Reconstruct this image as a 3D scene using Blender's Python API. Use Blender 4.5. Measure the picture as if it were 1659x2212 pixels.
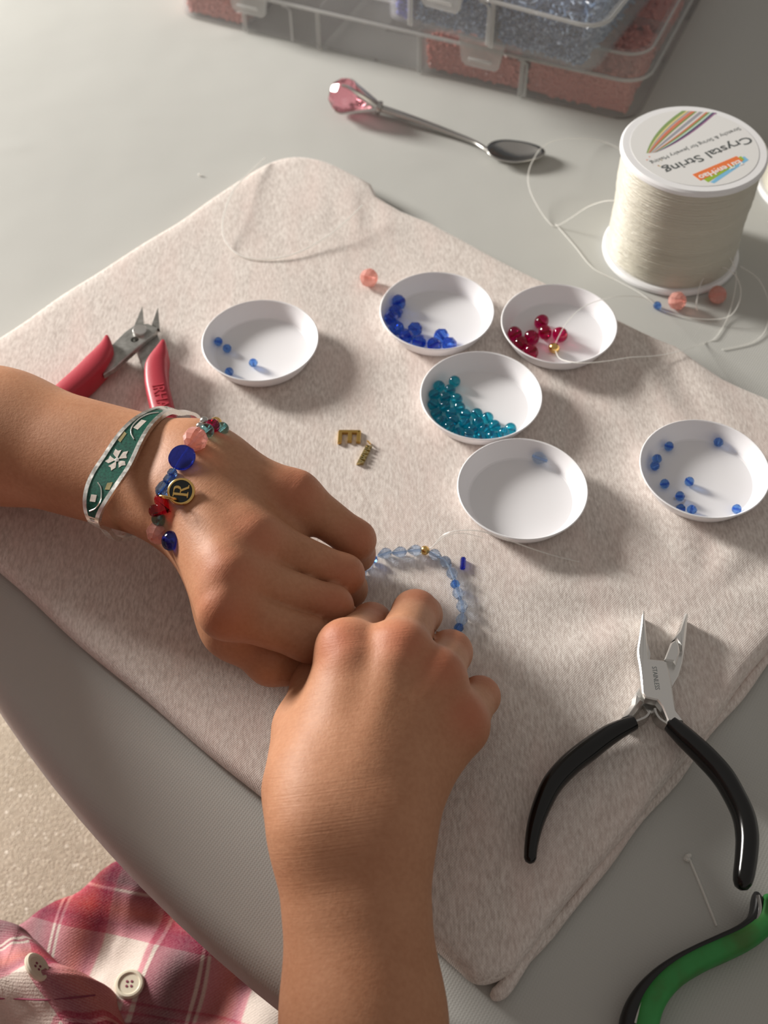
import bpy, bmesh, math, random
import numpy as np
from mathutils import Vector, Matrix
from mathutils.bvhtree import BVHTree

for o in list(bpy.data.objects): bpy.data.objects.remove(o)
sc = bpy.context.scene
COL = sc.collection
rnd = random.Random(7)

# ---------------------------------------------------------------- camera
# working frame: millimetres, origin on the bead board's top where the optical axis meets it
F_PX, PITCH, ROLL, H = 2459.0, math.radians(52.4), 0.019, 340.0
W_PX, H_PX = 1659.0, 2212.0
Z0 = 750.0                                   # board top above the floor
_U0 = np.array([0, math.sin(PITCH), math.cos(PITCH)]); _F = np.array([0, math.cos(PITCH), -math.sin(PITCH)])
_R0 = np.array([1.0, 0, 0])
_CR = _R0*math.cos(ROLL) - _U0*math.sin(ROLL); _CU = _U0*math.cos(ROLL) + _R0*math.sin(ROLL)
CAM = np.array([0, -H/math.tan(PITCH), H])
def J(x, y, z=0.0):
    """photo pixel + height over the board (mm) -> point in mm"""
    d = _F + _CR*(x-W_PX/2)/F_PX - _CU*(y-H_PX/2)/F_PX
    return CAM + d*((z-CAM[2])/d[2])
def ray(x, y):
    d = _F + _CR*(x-W_PX/2)/F_PX - _CU*(y-H_PX/2)/F_PX
    return d/np.linalg.norm(d)
def wpos(p): return Vector((p[0]*.001, p[1]*.001, (p[2]+Z0)*.001))

cd = bpy.data.cameras.new('camera'); cam = bpy.data.objects.new('camera', cd); COL.objects.link(cam)
cd.sensor_fit = 'HORIZONTAL'; cd.sensor_width = 36.0; cd.lens = F_PX/W_PX*36.0
cd.clip_start = .02; cd.clip_end = 50
cam.matrix_world = Matrix(((_CR[0], _CU[0], -_F[0], CAM[0]*.001), (_CR[1], _CU[1], -_F[1], CAM[1]*.001),
                           (_CR[2], _CU[2], -_F[2], (CAM[2]+Z0)*.001), (0, 0, 0, 1)))
cd.dof.use_dof = True; cd.dof.focus_distance = .37; cd.dof.aperture_fstop = 20
sc.camera = cam

# ---------------------------------------------------------------- light
sc.view_settings.view_transform = 'Standard'; sc.view_settings.look = 'None'
sc.view_settings.gamma = 1.0; sc.view_settings.use_curve_mapping = False
sc.view_settings.exposure = 0.06
w = bpy.data.worlds.new('room_daylight'); sc.world = w; w.use_nodes = True
w.node_tree.nodes['Background'].inputs[0].default_value = (1.0, .93, .86, 1)
w.node_tree.nodes['Background'].inputs[1].default_value = .30
LAZ = np.array([-.82, .572])                 # where the window lies, seen from the board
WIN_D, WIN_C = 1.60, 1.285                   # metres: distance, height of its centre
ld = bpy.data.lights.new('window_left_offscreen', 'AREA'); lo = bpy.data.objects.new('window_left_offscreen', ld); COL.objects.link(lo)
ld.shape = 'RECTANGLE'; ld.size = .40; ld.size_y = .32; ld.energy = 54; ld.color = (1.0, .965, .91)
lo.location = (LAZ[0]*WIN_D, LAZ[1]*WIN_D, WIN_C)
_d = Vector((0, 0, .75)) - Vector(lo.location); lo.rotation_euler = _d.to_track_quat('-Z', 'Z').to_euler()

# ---------------------------------------------------------------- materials
M = {}
def mat(name, col=(.8, .8, .8), rough=.5, metal=0., spec=.5, trans=0., ior=1.45, sss=0., sssr=(1, .4, .25), sscale=.003, coat=0., sheen=0.):
    m = bpy.data.materials.new(name); m.use_nodes = True; M[name] = m
    b = m.node_tree.nodes['Principled BSDF']
    b.inputs['Base Color'].default_value = (*col, 1); b.inputs['Roughness'].default_value = rough
    b.inputs['Metallic'].default_value = metal; b.inputs['Specular IOR Level'].default_value = spec
    b.inputs['Transmission Weight'].default_value = trans; b.inputs['IOR'].default_value = ior
    b.inputs['Subsurface Weight'].default_value = sss; b.inputs['Subsurface Radius'].default_value = sssr
    b.inputs['Subsurface Scale'].default_value = sscale; b.inputs['Coat Weight'].default_value = coat
    b.inputs['Sheen Weight'].default_value = sheen
    return m
class NT:
    def __init__(s, m): s.t = m.node_tree; s.n = s.t.nodes; s.b = s.n.get('Principled BSDF')
    def new(s, typ, **kw):
        n = s.n.new(typ)
        for k, v in kw.items(): setattr(n, k, v)
        return n
    def link(s, a, b): s.t.links.new(a, b)
    def coord(s, scale=(1, 1, 1), rot=(0, 0, 0), kind='Object'):
        c = s.new('ShaderNodeTexCoord'); mp = s.new('ShaderNodeMapping')
        mp.inputs['Scale'].default_value = scale; mp.inputs['Rotation'].default_value = rot
        s.link(c.outputs[kind], mp.inputs[0]); return mp.outputs[0]
    def noise(s, vec, scale, detail=3, rough=.5):
        n = s.new('ShaderNodeTexNoise'); n.inputs['Scale'].default_value = scale
        n.inputs['Detail'].default_value = detail; n.inputs['Roughness'].default_value = rough
        s.link(vec, n.inputs['Vector']); return n.outputs[0]
    def ramp(s, fac, stops, interp='LINEAR'):
        r = s.new('ShaderNodeValToRGB'); r.color_ramp.interpolation = interp
        e = r.color_ramp.elements
        while len(e) < len(stops): e.new(.5)
        for el, (p, c) in zip(e, stops): el.position = p; el.color = (*c, 1) if len(c) == 3 else c
        s.link(fac, r.inputs[0]); return r.outputs[0]
    def mix(s, fac, a, b, blend='MIX'):
        n = s.new('ShaderNodeMix', data_type='RGBA', blend_type=blend)
        for i, v in ((0, fac), (6, a), (7, b)):
            if isinstance(v, (int, float)): n.inputs[i].default_value = v
            elif isinstance(v, tuple): n.inputs[i].default_value = (*v, 1)
            else: s.link(v, n.inputs[i])
        return n.outputs[2]
    def math(s, op, a, b=0.):
        n = s.new('ShaderNodeMath', operation=op)
        for i, v in ((0, a), (1, b)):
            if isinstance(v, (int, float)): n.inputs[i].default_value = v
            else: s.link(v, n.inputs[i])
        return n.outputs[0]
    def bump(s, h, strength=.3, dist=.0005, prev=None):
        n = s.new('ShaderNodeBump'); n.inputs['Strength'].default_value = strength; n.inputs['Distance'].default_value = dist
        s.link(h, n.inputs['Height'])
        if prev is not None: s.link(prev, n.inputs['Normal'])
        return n.outputs[0]
    def color(s, c): s.link(c, s.b.inputs['Base Color'])
    def normal(s, n): s.link(n, s.b.inputs['Normal'])

# skin
m = mat('skin', (.46, .235, .135), .52, spec=.3, sss=.08, sscale=.002); t = NT(m)
v = t.coord()
n1 = t.noise(v, 60, 4); base = t.ramp(n1, [(.3, (.43, .195, .102)), (.7, (.50, .245, .137))])
n2 = t.noise(v, 700, 2); base = t.mix(.16, base, t.ramp(n2, [(.3, (.30, .13, .07)), (.7, (.60, .34, .21))]))
at = t.new('ShaderNodeAttribute', attribute_name='red')
base = t.mix(at.outputs['Fac'], base, (.47, .145, .08)); t.color(base)
ac = t.new('ShaderNodeAttribute', attribute_name='crease')
ax = t.new('ShaderNodeAttribute', attribute_name='along')
cx = t.new('ShaderNodeCombineXYZ'); t.link(ax.outputs['Fac'], cx.inputs[0])
vv = t.new('ShaderNodeVectorMath', operation='MULTIPLY_ADD'); t.link(v, vv.inputs[0]); vv.inputs[1].default_value = (140, 140, 140); t.link(cx.outputs[0], vv.inputs[2])
nc = t.noise(vv.outputs[0], 1.0, 4, .65)
hh = t.math('MULTIPLY', nc, ac.outputs['Fac'])
b1 = t.bump(t.noise(v, 1100, 3, .65), .26, .0004)
b2 = t.bump(hh, .32, .0006, b1); t.normal(b2)

# table cloth
m = mat('grey_cloth', (.60, .60, .56), .62, spec=.3, sheen=.1); t = NT(m)
v = t.coord()
nb = t.noise(v, 3.5, 3); t.color(t.ramp(nb, [(.3, (.45, .45, .425)), (.7, (.50, .50, .47))]))
wv = t.new('ShaderNodeTexWave'); wv.inputs['Scale'].default_value = 330; t.link(t.coord((1, 1, 1), (0, 0, .6)), wv.inputs[0])
wv2 = t.new('ShaderNodeTexWave'); wv2.inputs['Scale'].default_value = 330; t.link(t.coord((1, 1, 1), (0, 0, 2.17)), wv2.inputs[0])
hh = t.math('MULTIPLY', wv.outputs[1], wv2.outputs[1])
b1 = t.bump(hh, .18, .0003)
mu = t.new('ShaderNodeTexNoise', noise_type='RIDGED_MULTIFRACTAL'); mu.inputs['Scale'].default_value = 13; mu.inputs['Detail'].default_value = 2
t.link(t.coord((1, 2.2, 1), (0, 0, .5)), mu.inputs[0])
b2 = t.bump(t.math('POWER', mu.outputs[0], 3.), .7, .004, b1)
b3 = t.bump(t.noise(v, 14, 2), .25, .004, b2); t.normal(b3)

# bead board fabric
m = mat('cream_fabric', (.72, .65, .60), .85, spec=.15, sheen=.2); t = NT(m)
v = t.coord()
nb = t.noise(v, 9, 3)
base = t.ramp(nb, [(.3, (.62, .55, .50)), (.7, (.70, .635, .585))])
hz = t.noise(t.coord((1, .28, 1), (0, 0, .25)), 1250, 3, .6)
base = t.mix(.6, base, t.ramp(hz, [(.32, (.44, .37, .335)), (.5, (.66, .59, .545)), (.68, (.86, .80, .75))]))
pk = t.noise(t.coord((1, .35, 1), (0, 0, -.5)), 75, 3)
base = t.mix(t.ramp(pk, [(.45, (0, 0, 0)), (.7, (.35, .35, .35))]), base, (.74, .58, .53)); t.color(base)
wv = t.new('ShaderNodeTexWave'); wv.inputs['Scale'].default_value = 520; wv.inputs['Distortion'].default_value = .8; t.link(t.coord((1, 1, 1), (0, 0, .83)), wv.inputs[0])
wv2 = t.new('ShaderNodeTexWave'); wv2.inputs['Scale'].default_value = 520; wv2.inputs['Distortion'].default_value = .8; t.link(t.coord((1, 1, 1), (0, 0, 2.4)), wv2.inputs[0])
b1 = t.bump(t.math('MULTIPLY', wv.outputs[1], wv2.outputs[1]), .3, .0003)
b2 = t.bump(hz, .2, .0004, b1)
b3 = t.bump(t.noise(t.coord((1, .3, 1), (0, 0, -.75)), 45, 3), .22, .0018, b2); t.normal(b3)

m = mat('dish_plastic', (.83, .82, .84), .38, spec=.4, sss=.08, sssr=(1, .95, .95), sscale=.001)
m = mat('white_plastic', (.84, .84, .85), .32, spec=.45, sss=.1, sssr=(1, 1, 1), sscale=.002)
m = mat('label_paper', (.78, .775, .76), .35, spec=.4)
m = mat('bead_string', (.93, .92, .88), .25, spec=.6); t = NT(m)
tr = t.new('ShaderNodeBsdfTransparent'); mx = t.new('ShaderNodeMixShader'); mx.inputs[0].default_value = .6
t.link(t.b.outputs[0], mx.inputs[1]); t.link(tr.outputs[0], mx.inputs[2]); t.link(mx.outputs[0], t.n['Material Output'].inputs[0])
m = mat('wound_string', (.70, .665, .56), .32, spec=.6, sss=.3, sssr=(1, .95, .8), sscale=.004); t = NT(m)
t.normal(t.bump(t.noise(t.coord((1, 1, 9)), 200, 4, .65), .6, .0016))

def glass(name, col, rough=.03, mixt=.25, trans=1.):
    m = mat(name, col, rough, trans=trans, ior=1.5, spec=.6); t = NT(m)
    tr = t.new('ShaderNodeBsdfTransparent'); tr.inputs[0].default_value = (*[c**.7 for c in col], 1)
    mx = t.new('ShaderNodeMixShader'); mx.inputs[0].default_value = mixt
    t.link(t.b.outputs[0], mx.inputs[1]); t.link(tr.outputs[0], mx.inputs[2]); t.link(mx.outputs[0], t.n['Material Output'].inputs[0])
    return m
glass('glass_sapphire', (.11, .26, .80)); glass('glass_blue', (.20, .42, .86)); glass('glass_pale_blue', (.66, .79, .98), mixt=.2)
glass('glass_teal', (.05, .58, .72)); glass('glass_ruby', (.62, .01, .14)); glass('glass_navy', (.02, .05, .65), mixt=.15)
glass('glass_pink', (.95, .52, .45), .2, .15, .6); glass('glass_aqua', (.35, .75, .78)); glass('glass_grey_teal', (.25, .42, .45))
glass('glass_mauve', (.62, .38, .42), .15, .15, .6); glass('glass_violet', (.28, .28, .62)); glass('glass_dark_red', (.52, .01, .03))
glass('crystal_pink', (.95, .42, .50), .02, .1)
mat('gold', (.80, .52, .18), .22, 1.); mat('brass', (.62, .40, .12), .28, 1.); mat('old_gold', (.62, .50, .24), .3, 1.)
mat('steel', (.52, .51, .49), .27, 1.); mat('bright_steel', (.74, .73, .71), .3, 1.)
m = mat('worn_steel', (.46, .46, .44), .38, 1.); t = NT(m); t.color(t.ramp(t.noise(t.coord(), 350, 4), [(.3, (.34, .34, .32)), (.7, (.55, .55, .53))]))
m = mat('silver', (.86, .84, .80), .3, 1.); t = NT(m); t.link(t.ramp(t.noise(t.coord(), 500, 3), [(.3, (.2, .2, .2)), (.7, (.42, .42, .42))]), t.b.inputs['Roughness'])
mat('black_rubber', (.004, .004, .004), .16, spec=.5); mat('dark_grip', (.012, .012, .013), .45)
mat('black_enamel', (.008, .010, .010), .12, spec=.6)
m = mat('red_rubber', (.42, .035, .055), .42, spec=.45); t = NT(m); t.normal(t.bump(t.noise(t.coord(), 900, 2), .1, .0003))
m = mat('green_rubber', (.035, .24, .045), .5); t = NT(m)
t.color(t.ramp(t.noise(t.coord(), 90, 4), [(.3, (.05, .15, .03)), (.5, (.03, .24, .05)), (.8, (.04, .29, .07))]))
m = mat('malachite', (.01, .13, .085), .35); t = NT(m); t.color(t.ramp(t.noise(t.coord(), 1500, 3), [(.3, (.003, .042, .03)), (.7, (.012, .12, .08))]))
m = mat('shell', (.70, .65, .58), .25, spec=.6); t = NT(m); t.color(t.ramp(t.noise(t.coord(), 450, 3), [(.3, (.50, .47, .42)), (.55, (.72, .62, .56)), (.75, (.62, .72, .66))]))
m = mat('shell_gold', (.32, .27, .13), .3)
m = mat('ink', (.09, .10, .10), .5)
for nm, c in (('ink_orange', (.83, .21, .06)), ('ink_green', (.33, .50, .05)), ('ink_blue', (.22, .52, .76)), ('ink_white', (.85, .84, .82)),
              ('ink_olive', (.20, .33, .06)), ('ink_yellow', (.85, .72, .32)), ('ink_rust', (.72, .20, .10)), ('ink_grey', (.38, .38, .42)),
              ('ink_purple', (.30, .10, .26)), ('ink_navy', (.06, .06, .14)), ('ink_mint', (.55, .72, .62)), ('ink_pale', (.80, .75, .72))): mat(nm, c, .4)
def milky(name, col, mixt, rough=.25):
    m = mat(name, col, rough, spec=.5); t = NT(m)
    tr = t.new('ShaderNodeBsdfTransparent'); tr.inputs[0].default_value = (.96, .96, .96, 1)
    mx = t.new('ShaderNodeMixShader'); mx.inputs[0].default_value = mixt
    t.link(t.b.outputs[0], mx.inputs[1]); t.link(tr.outputs[0], mx.inputs[2]); t.link(mx.outputs[0], t.n['Material Output'].inputs[0])
milky('clear_plastic', (.62, .62, .62), .82); milky('clear_rib', (.72, .72, .70), .66)
mat('pink_seed', (.71, .25, .20), .27, spec=.6)
m = mat('blue_seed', (.16, .25, .42), .18, spec=.7); t = NT(m); oi = t.new('ShaderNodeNewGeometry')
t.color(t.ramp(oi.outputs['Random Per Island'], [(.0, (.07, .12, .22)), (.5, (.16, .25, .40)), (1., (.40, .50, .64))]))
m = mat('violet_seed', (.12, .12, .55), .2, spec=.7); t = NT(m); oi = t.new('ShaderNodeNewGeometry')
t.color(t.ramp(oi.outputs['Random Per Island'], [(.0, (.05, .06, .30)), (1., (.22, .24, .75))]))
# leather
m = mat('cream_leather', (.62, .52, .40), .42, spec=.4); t = NT(m)
vo = t.new('ShaderNodeTexVoronoi', feature='DISTANCE_TO_EDGE'); vo.inputs['Scale'].default_value = 620
v = t.coord(); nd = t.new('ShaderNodeVectorMath', operation='MULTIPLY_ADD')
nn = t.new('ShaderNodeTexNoise'); nn.inputs['Scale'].default_value = 120; t.link(v, nn.inputs[0])
t.link(nn.outputs[1], nd.inputs[0]); nd.inputs[1].default_value = (.002, .002, .002); t.link(v, nd.inputs[2]); t.link(nd.outputs[0], vo.inputs[0])
t.color(t.ramp(t.noise(v, 12, 3), [(.3, (.45, .375, .285)), (.7, (.60, .51, .405))])); t.normal(t.bump(t.ramp(vo.outputs[0], [(0, (0, 0, 0)), (.35, (1, 1, 1))]), .6, .0012))
mat('dark_wood', (.10, .055, .03), .45)
m = mat('floor_wood', (.30, .20, .13), .45); t = NT(m); t.color(t.ramp(t.noise(t.coord((1, 9, 1)), 4, 4), [(.3, (.22, .14, .085)), (.7, (.36, .25, .16))]))
m = mat('wall_paint', (.72, .69, .64), .8); t = NT(m); t.normal(t.bump(t.noise(t.coord(), 160, 3), .05, .001))
mat('white_trim', (.80, .79, .77), .4); mat('button', (.72, .66, .52), .3, sss=.1, sscale=.001); mat('trouser', (.05, .055, .09), .8); mat('thread', (.25, .05, .09), .8)
# plaid flannel: two crossing stripe sequences on the cloth's own UV
m = mat('plaid', (.6, .2, .3), .9, spec=.1, sheen=0.); t = NT(m)
uv = t.new('ShaderNodeUVMap'); sx = t.new('ShaderNodeSeparateXYZ'); t.link(uv.outputs[0], sx.inputs[0])
MG, DK, PK, WH, CO = (.36, .015, .085), (.15, .012, .05), (.66, .20, .28), (.78, .72, .66), (.62, .10, .08)
st1 = [(0, WH), (.30, WH), (.31, PK), (.345, PK), (.35, WH), (.37, WH), (.375, MG), (.55, DK), (.66, MG), (.665, WH), (.68, WH), (.685, MG), (.70, MG), (.705, WH), (.72, WH), (.725, PK), (.86, CO), (.94, MG), (.985, PK), (1., WH)]
st2 = [(0, WH), (.34, WH), (.35, PK), (.37, WH), (.40, WH), (.41, PK), (.43, WH), (.46, WH), (.47, MG), (.66, DK), (.70, MG), (.71, WH), (.73, MG), (.84, CO), (.93, MG), (1., PK)]
fa = t.math('FRACT', sx.outputs[0]); fb = t.math('FRACT', sx.outputs[1])
tw = t.math('MULTIPLY', t.math('ADD', sx.outputs[0], sx.outputs[1]), 46.); twf = t.math('PINGPONG', tw, .5)
pl = t.mix(t.ramp(twf, [(.15, (.38, .38, .38)), (.35, (.62, .62, .62))]), t.ramp(fa, st1), t.ramp(fb, st2))
pl = t.mix(.62, pl, t.mix(1., t.ramp(fa, st1), t.ramp(fb, st2), 'MULTIPLY'))
pl = t.mix(.12, pl, t.ramp(t.noise(t.coord(), 1400, 3), [(.3, (.12, .02, .05)), (.7, (.9, .7, .7))])); t.color(pl)
b1 = t.bump(t.noise(t.coord(), 1500, 3), .4, .0006); t.normal(t.bump(twf, .25, .0005, b1))

# ---------------------------------------------------------------- mesh helpers (mm)
class MB:
    def __init__(s): s.V = []; s.F = []
    def add(s, vs, fs):
        k = len(s.V); s.V += [tuple(float(c) for c in v) for v in vs]; s.F += [tuple(i+k for i in f) for f in fs]; return s
    def tube(s, path, rad, n=10, caps=True, closed=False, flat=1.0, up=None):
        P = [np.array(p, float) for p in path]; k = len(P)
        if not hasattr(rad, '__len__'): rad = [rad]*k
        vs = []; pu = np.array(up, float) if up is not None else None
        for i in range(k):
            a = P[(i-1) % k] if (closed or i > 0) else P[i]; b = P[(i+1) % k] if (closed or i < k-1) else P[i]
            t_ = b-a; t_ /= (np.linalg.norm(t_)+1e-9)
            ref = pu if pu is not None else (np.array([0, 0, 1.]) if abs(t_[2]) < .9 else np.array([1., 0, 0]))
            x = np.cross(ref, t_); x /= (np.linalg.norm(x)+1e-9); y = np.cross(t_, x)
            for j in range(n):
                an = 2*math.pi*j/n; vs.append(P[i]+x*math.cos(an)*rad[i]+y*math.sin(an)*rad[i]*flat)
        fs = []
        for i in range(k if closed else k-1):
            for j in range(n):
                a = i*n+j; b = i*n+(j+1) % n; c = ((i+1) % k)*n+(j+1) % n; d = ((i+1) % k)*n+j
                fs.append((a, b, c, d))
        if caps and not closed: fs += [tuple(range(n))[::-1], tuple((k-1)*n+j for j in range(n))]
        return s.add(vs, fs)
    def lathe(s, prof, n=48, c=(0, 0, 0), mtx=None, close=False):
        vs = []; c = np.array(c, float)
        for r, z in prof:
            for j in range(n):
                a = 2*math.pi*j/n; p = np.array([r*math.cos(a), r*math.sin(a), z])
                if mtx is not None: p = mtx @ p
                vs.append(p+c)
        k = len(prof); fs = []
        for i in range(k if close else k-1):
            for j in range(n): fs.append((i*n+j, i*n+(j+1) % n, ((i+1) % k)*n+(j+1) % n, ((i+1) % k)*n+j))
        if not close:
            if prof[0][0] > 1e-6: fs.append(tuple(range(n))[::-1])
            if prof[-1][0] > 1e-6: fs.append(tuple((k-1)*n+j for j in range(n)))
        return s.add(vs, fs)
    def prism(s, poly, z0, z1, bev=0.):
        """poly: list of xy (mm), counter clockwise or not; optional bevelled top"""
        P = np.array([p[:2] for p in poly], float)
        ar = .5*np.sum(P[:, 0]*np.roll(P[:, 1], -1)-np.roll(P[:, 0], -1)*P[:, 1])
        if ar < 0: P = P[::-1]
        n = len(P); rings = [(P, z0)]
        if bev > 0:
            d1 = np.roll(P, -1, 0)-P; d1 /= np.linalg.norm(d1, axis=1)[:, None]; d0 = np.roll(d1, 1, 0)
            nn_ = np.c_[-(d0+d1)[:, 1], (d0+d1)[:, 0]]; nn_ /= (np.linalg.norm(nn_, axis=1)[:, None]+1e-9)
            rings += [(P, z1-bev), (P+nn_*bev, z1)]
        else: rings += [(P, z1)]
        vs = [(x, y, z) for R_, z in rings for x, y in R_]; fs = [tuple(range(n))[::-1]]
        for i in range(len(rings)-1):
            for j in range(n): fs.append((i*n+j, i*n+(j+1) % n, (i+1)*n+(j+1) % n, (i+1)*n+j))
        fs.append(tuple((len(rings)-1)*n+j for j in range(n)))
        return s.add(vs, fs)
    def box(s, c, sz, ax=None, bev=0.):
        """c: centre; sz: full sizes; ax: 3x3 columns = axes"""
        ax = np.eye(3) if ax is None else ax; h = np.array(sz)/2.; c = np.array(c, float)
        bm_ = bmesh.new(); bmesh.ops.create_cube(bm_, size=2.)
        for v_ in bm_.verts: v_.co = Vector((v_.co.x*h[0], v_.co.y*h[1], v_.co.z*h[2]))
        if bev > 0: bmesh.ops.bevel(bm_, geom=list(bm_.edges), offset=bev, segments=3, affect='EDGES', profile=.5)
        bm_.verts.index_update()
        vs = [c + ax @ np.array(v_.co) for v_ in bm_.verts]; fs = [tuple(v_.index for v_ in f.verts) for f in bm_.faces]; bm_.free()
        return s.add(vs, fs)
    def ellipsoid(s, c, r, nu=16, nv=10, ax=None):
        ax = np.eye(3) if ax is None else ax; c = np.array(c, float)
        prof = [(math.sin(math.pi*i/nv), -math.cos(math.pi*i/nv)) for i in range(nv+1)]
        vs = []; fs = []
        for i, (q, z) in enumerate(prof):
            for j in range(nu):
                a = 2*math.pi*j/nu; vs.append(c + ax @ np.array([q*math.cos(a)*r[0], q*math.sin(a)*r[1], z*r[2]]))
        for i in range(nv):
            for j in range(nu): fs.append((i*nu+j, i*nu+(j+1) % nu, (i+1)*nu+(j+1) % nu, (i+1)*nu+j))
        return s.add(vs, fs)
def frame(z, x=None):
    z = np.array(z, float); z /= np.linalg.norm(z)
    x = np.array(x, float) if x is not None else (np.array([1., 0, 0]) if abs(z[0]) < .9 else np.array([0, 1., 0]))
    x = x - z*(x@z); x /= np.linalg.norm(x); return np.column_stack([x, np.cross(z, x), z])
def mesh_from(name, mb, origin=(0, 0, 0), smooth=True, angle=None, clean=True):
    me = bpy.data.meshes.new(name); o = np.array(origin, float)
    V = (np.array(mb.V)-o)*.001
    me.from_pydata(V.tolist(), [], mb.F)
    if clean:
        b_ = bmesh.new(); b_.from_mesh(me); bmesh.ops.remove_doubles(b_, verts=b_.verts, dist=2e-6)
        bmesh.ops.recalc_face_normals(b_, faces=b_.faces); b_.to_mesh(me); b_.free()
    me.polygons.foreach_set('use_smooth', [smooth]*len(me.polygons))
    if smooth and angle is not None: me.set_sharp_from_angle(angle=math.radians(angle))
    me.update(); return me
def tag(o, label=None, cat=None, group=None, kind=None):
    for k, v_ in (('label', label), ('category', cat), ('group', group), ('kind', kind)):
        if v_: o[k] = v_
    return o
ORG = {}
def thing(name, label, cat, origin, group=None):
    o = bpy.data.objects.new(name, None); COL.objects.link(o); o.empty_display_size = .01
    o.location = wpos(origin); ORG[o.name] = np.array(origin, float); return tag(o, label, cat, group)
def part(parent, name, mb, material, smooth=True, angle=40, label=None, kind=None):
    org = ORG[parent.name]; me = mesh_from(name, mb, org, smooth, angle)
    me.materials.append(M[material]); o = bpy.data.objects.new(name, me); COL.objects.link(o); o.parent = parent
    ORG[o.name] = org
    return tag(o, label, kind=kind)
def solid(name, mb, material, origin, label=None, cat=None, group=None, kind=None, smooth=True, angle=40):
    me = mesh_from(name, mb, origin, smooth, angle); me.materials.append(M[material])
    o = bpy.data.objects.new(name, me); COL.objects.link(o); o.location = wpos(origin); ORG[o.name] = np.array(origin, float)
    return tag(o, label, cat, group, kind)
def drill(o, cx, cy, r, z0, z1):
    mb = MB(); mb.lathe([(0, z0), (r, z0), (r, z1), (0, z1)], 20, (cx, cy, 0)); me = mesh_from('drill', mb, ORG[o.name], False)
    c_ = bpy.data.objects.new('drill', me); COL.objects.link(c_); c_.parent = o.parent
    bo_ = o.modifiers.new('hole', 'BOOLEAN'); bo_.operation = 'DIFFERENCE'; bo_.solver = 'EXACT'; bo_.object = c_
    bpy.context.view_layer.update(); nm_ = bpy.data.meshes.new_from_object(o.evaluated_get(bpy.context.evaluated_depsgraph_get()))
    o.modifiers.remove(bo_); bpy.data.objects.remove(c_)
    if len(nm_.polygons): o.data = nm_
def text_mb(txt, size, at, xdir, ydir, depth=.15, shear=0., bold=0., align='LEFT'):
    cu = bpy.data.curves.new('lettering', 'FONT'); cu.body = txt; cu.size = 1.; cu.align_x = align; cu.extrude = 0; cu.offset = bold; cu.shear = shear
    cu.resolution_u = 3
    ob = bpy.data.objects.new('lettering', cu); COL.objects.link(ob); dg = bpy.context.evaluated_depsgraph_get()
    me = bpy.data.meshes.new_from_object(ob.evaluated_get(dg)); bpy.data.objects.remove(ob)
    xd = np.array(xdir, float); yd = np.array(ydir, float); nz = np.cross(xd, yd); nz /= np.linalg.norm(nz); at = np.array(at, float)
    if size: xd = xd/np.linalg.norm(xd)*size; yd = yd/np.linalg.norm(yd)*size
    mb = MB(); vs = [at+xd*v_.co.x+yd*v_.co.y+nz*depth for v_ in me.vertices]; fs = [tuple(p.vertices) for p in me.polygons]
    mb.add(vs, fs)
    es = {}
    for f in fs:
        for i in range(len(f)): es[(f[i], f[(i+1) % len(f)])] = 1
    side = [(a, b) for (a, b) in es if (b, a) not in es]
    k = len(vs); mb.V += [tuple(np.array(v_)-nz*depth*1.5) for v_ in vs]
    mb.F += [(b, a, a+k, b+k) for a, b in side]
    bpy.data.meshes.remove(me); return mb
def smooth_path(pts, n=6, closed=False):
    P = [np.array(p, float) for p in pts]; k = len(P); out = []
    for i in range(k if closed else k-1):
        p0 = P[(i-1) % k] if (closed or i > 0) else P[i]; p1 = P[i]; p2 = P[(i+1) % k]; p3 = P[(i+2) % k] if (closed or i+2 < k) else p2
        for j in range(n):
            t_ = j/n; out.append(.5*((2*p1)+(-p0+p2)*t_+(2*p0-5*p1+4*p2-p3)*t_*t_+(-p0+3*p1-3*p2+p3)*t_**3))
    if not closed: out.append(P[-1])
    return out

# ---------------------------------------------------------------- the room
TZ = -10.0                                   # table top below the board's top
mb = MB(); mb.box((0, 0, -Z0-20), (6000, 6000, 40)); solid('floor', mb, 'floor_wood', (0, 0, -Z0), kind='structure')
az = math.atan2(LAZ[1], LAZ[0]); wx = np.array([LAZ[0], LAZ[1], 0]); wy = np.array([-LAZ[1], LAZ[0], 0]); AXW = np.column_stack([wx, wy, [0, 0, 1.]])
wc = wx*(WIN_D*1000+90); zc = WIN_C*1000-Z0
mb = MB()                                    # wall with a window opening 560 x 640
hw_, hh_ = 240, 200
for cy, cz, sy, sz_ in ((-(2400+hw_)/2, 550, 2400-hw_, 2600), ((2400+hw_)/2, 550, 2400-hw_, 2600), (0, (zc-hh_-750)/2, hw_*2, zc-hh_+750), (0, (zc+hh_+1850)/2, hw_*2, 1850-zc-hh_)):
    mb.box(wc+wx*60+wy*cy+np.array([0, 0, cz]), (120, sy, sz_), AXW)
solid('wall_left', mb, 'wall_paint', (*(wc[:2]), -Z0), kind='structure')
wn = thing('window_1', None, None, (*(wc[:2]), zc-hh_)); wn['kind'] = 'structure'
mb = MB()
for cy, cz, sy, sz_ in ((-hw_+16, 0, 32, 2*hh_), (hw_-16, 0, 32, 2*hh_), (0, -hh_+16, 2*hw_, 32), (0, hh_-16, 2*hw_, 32)):
    mb.box(wc+wx*60+wy*cy+np.array([0, 0, zc+cz]), (50, sy, sz_), AXW, 3)
part(wn, 'window_frame', mb, 'white_trim')
mb = MB(); mb.box(wc+wx*10+np.array([0, 0, zc-hh_-12]), (150, 2*hw_+80, 24), AXW, 4); part(wn, 'window_sill', mb, 'white_trim')

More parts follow.
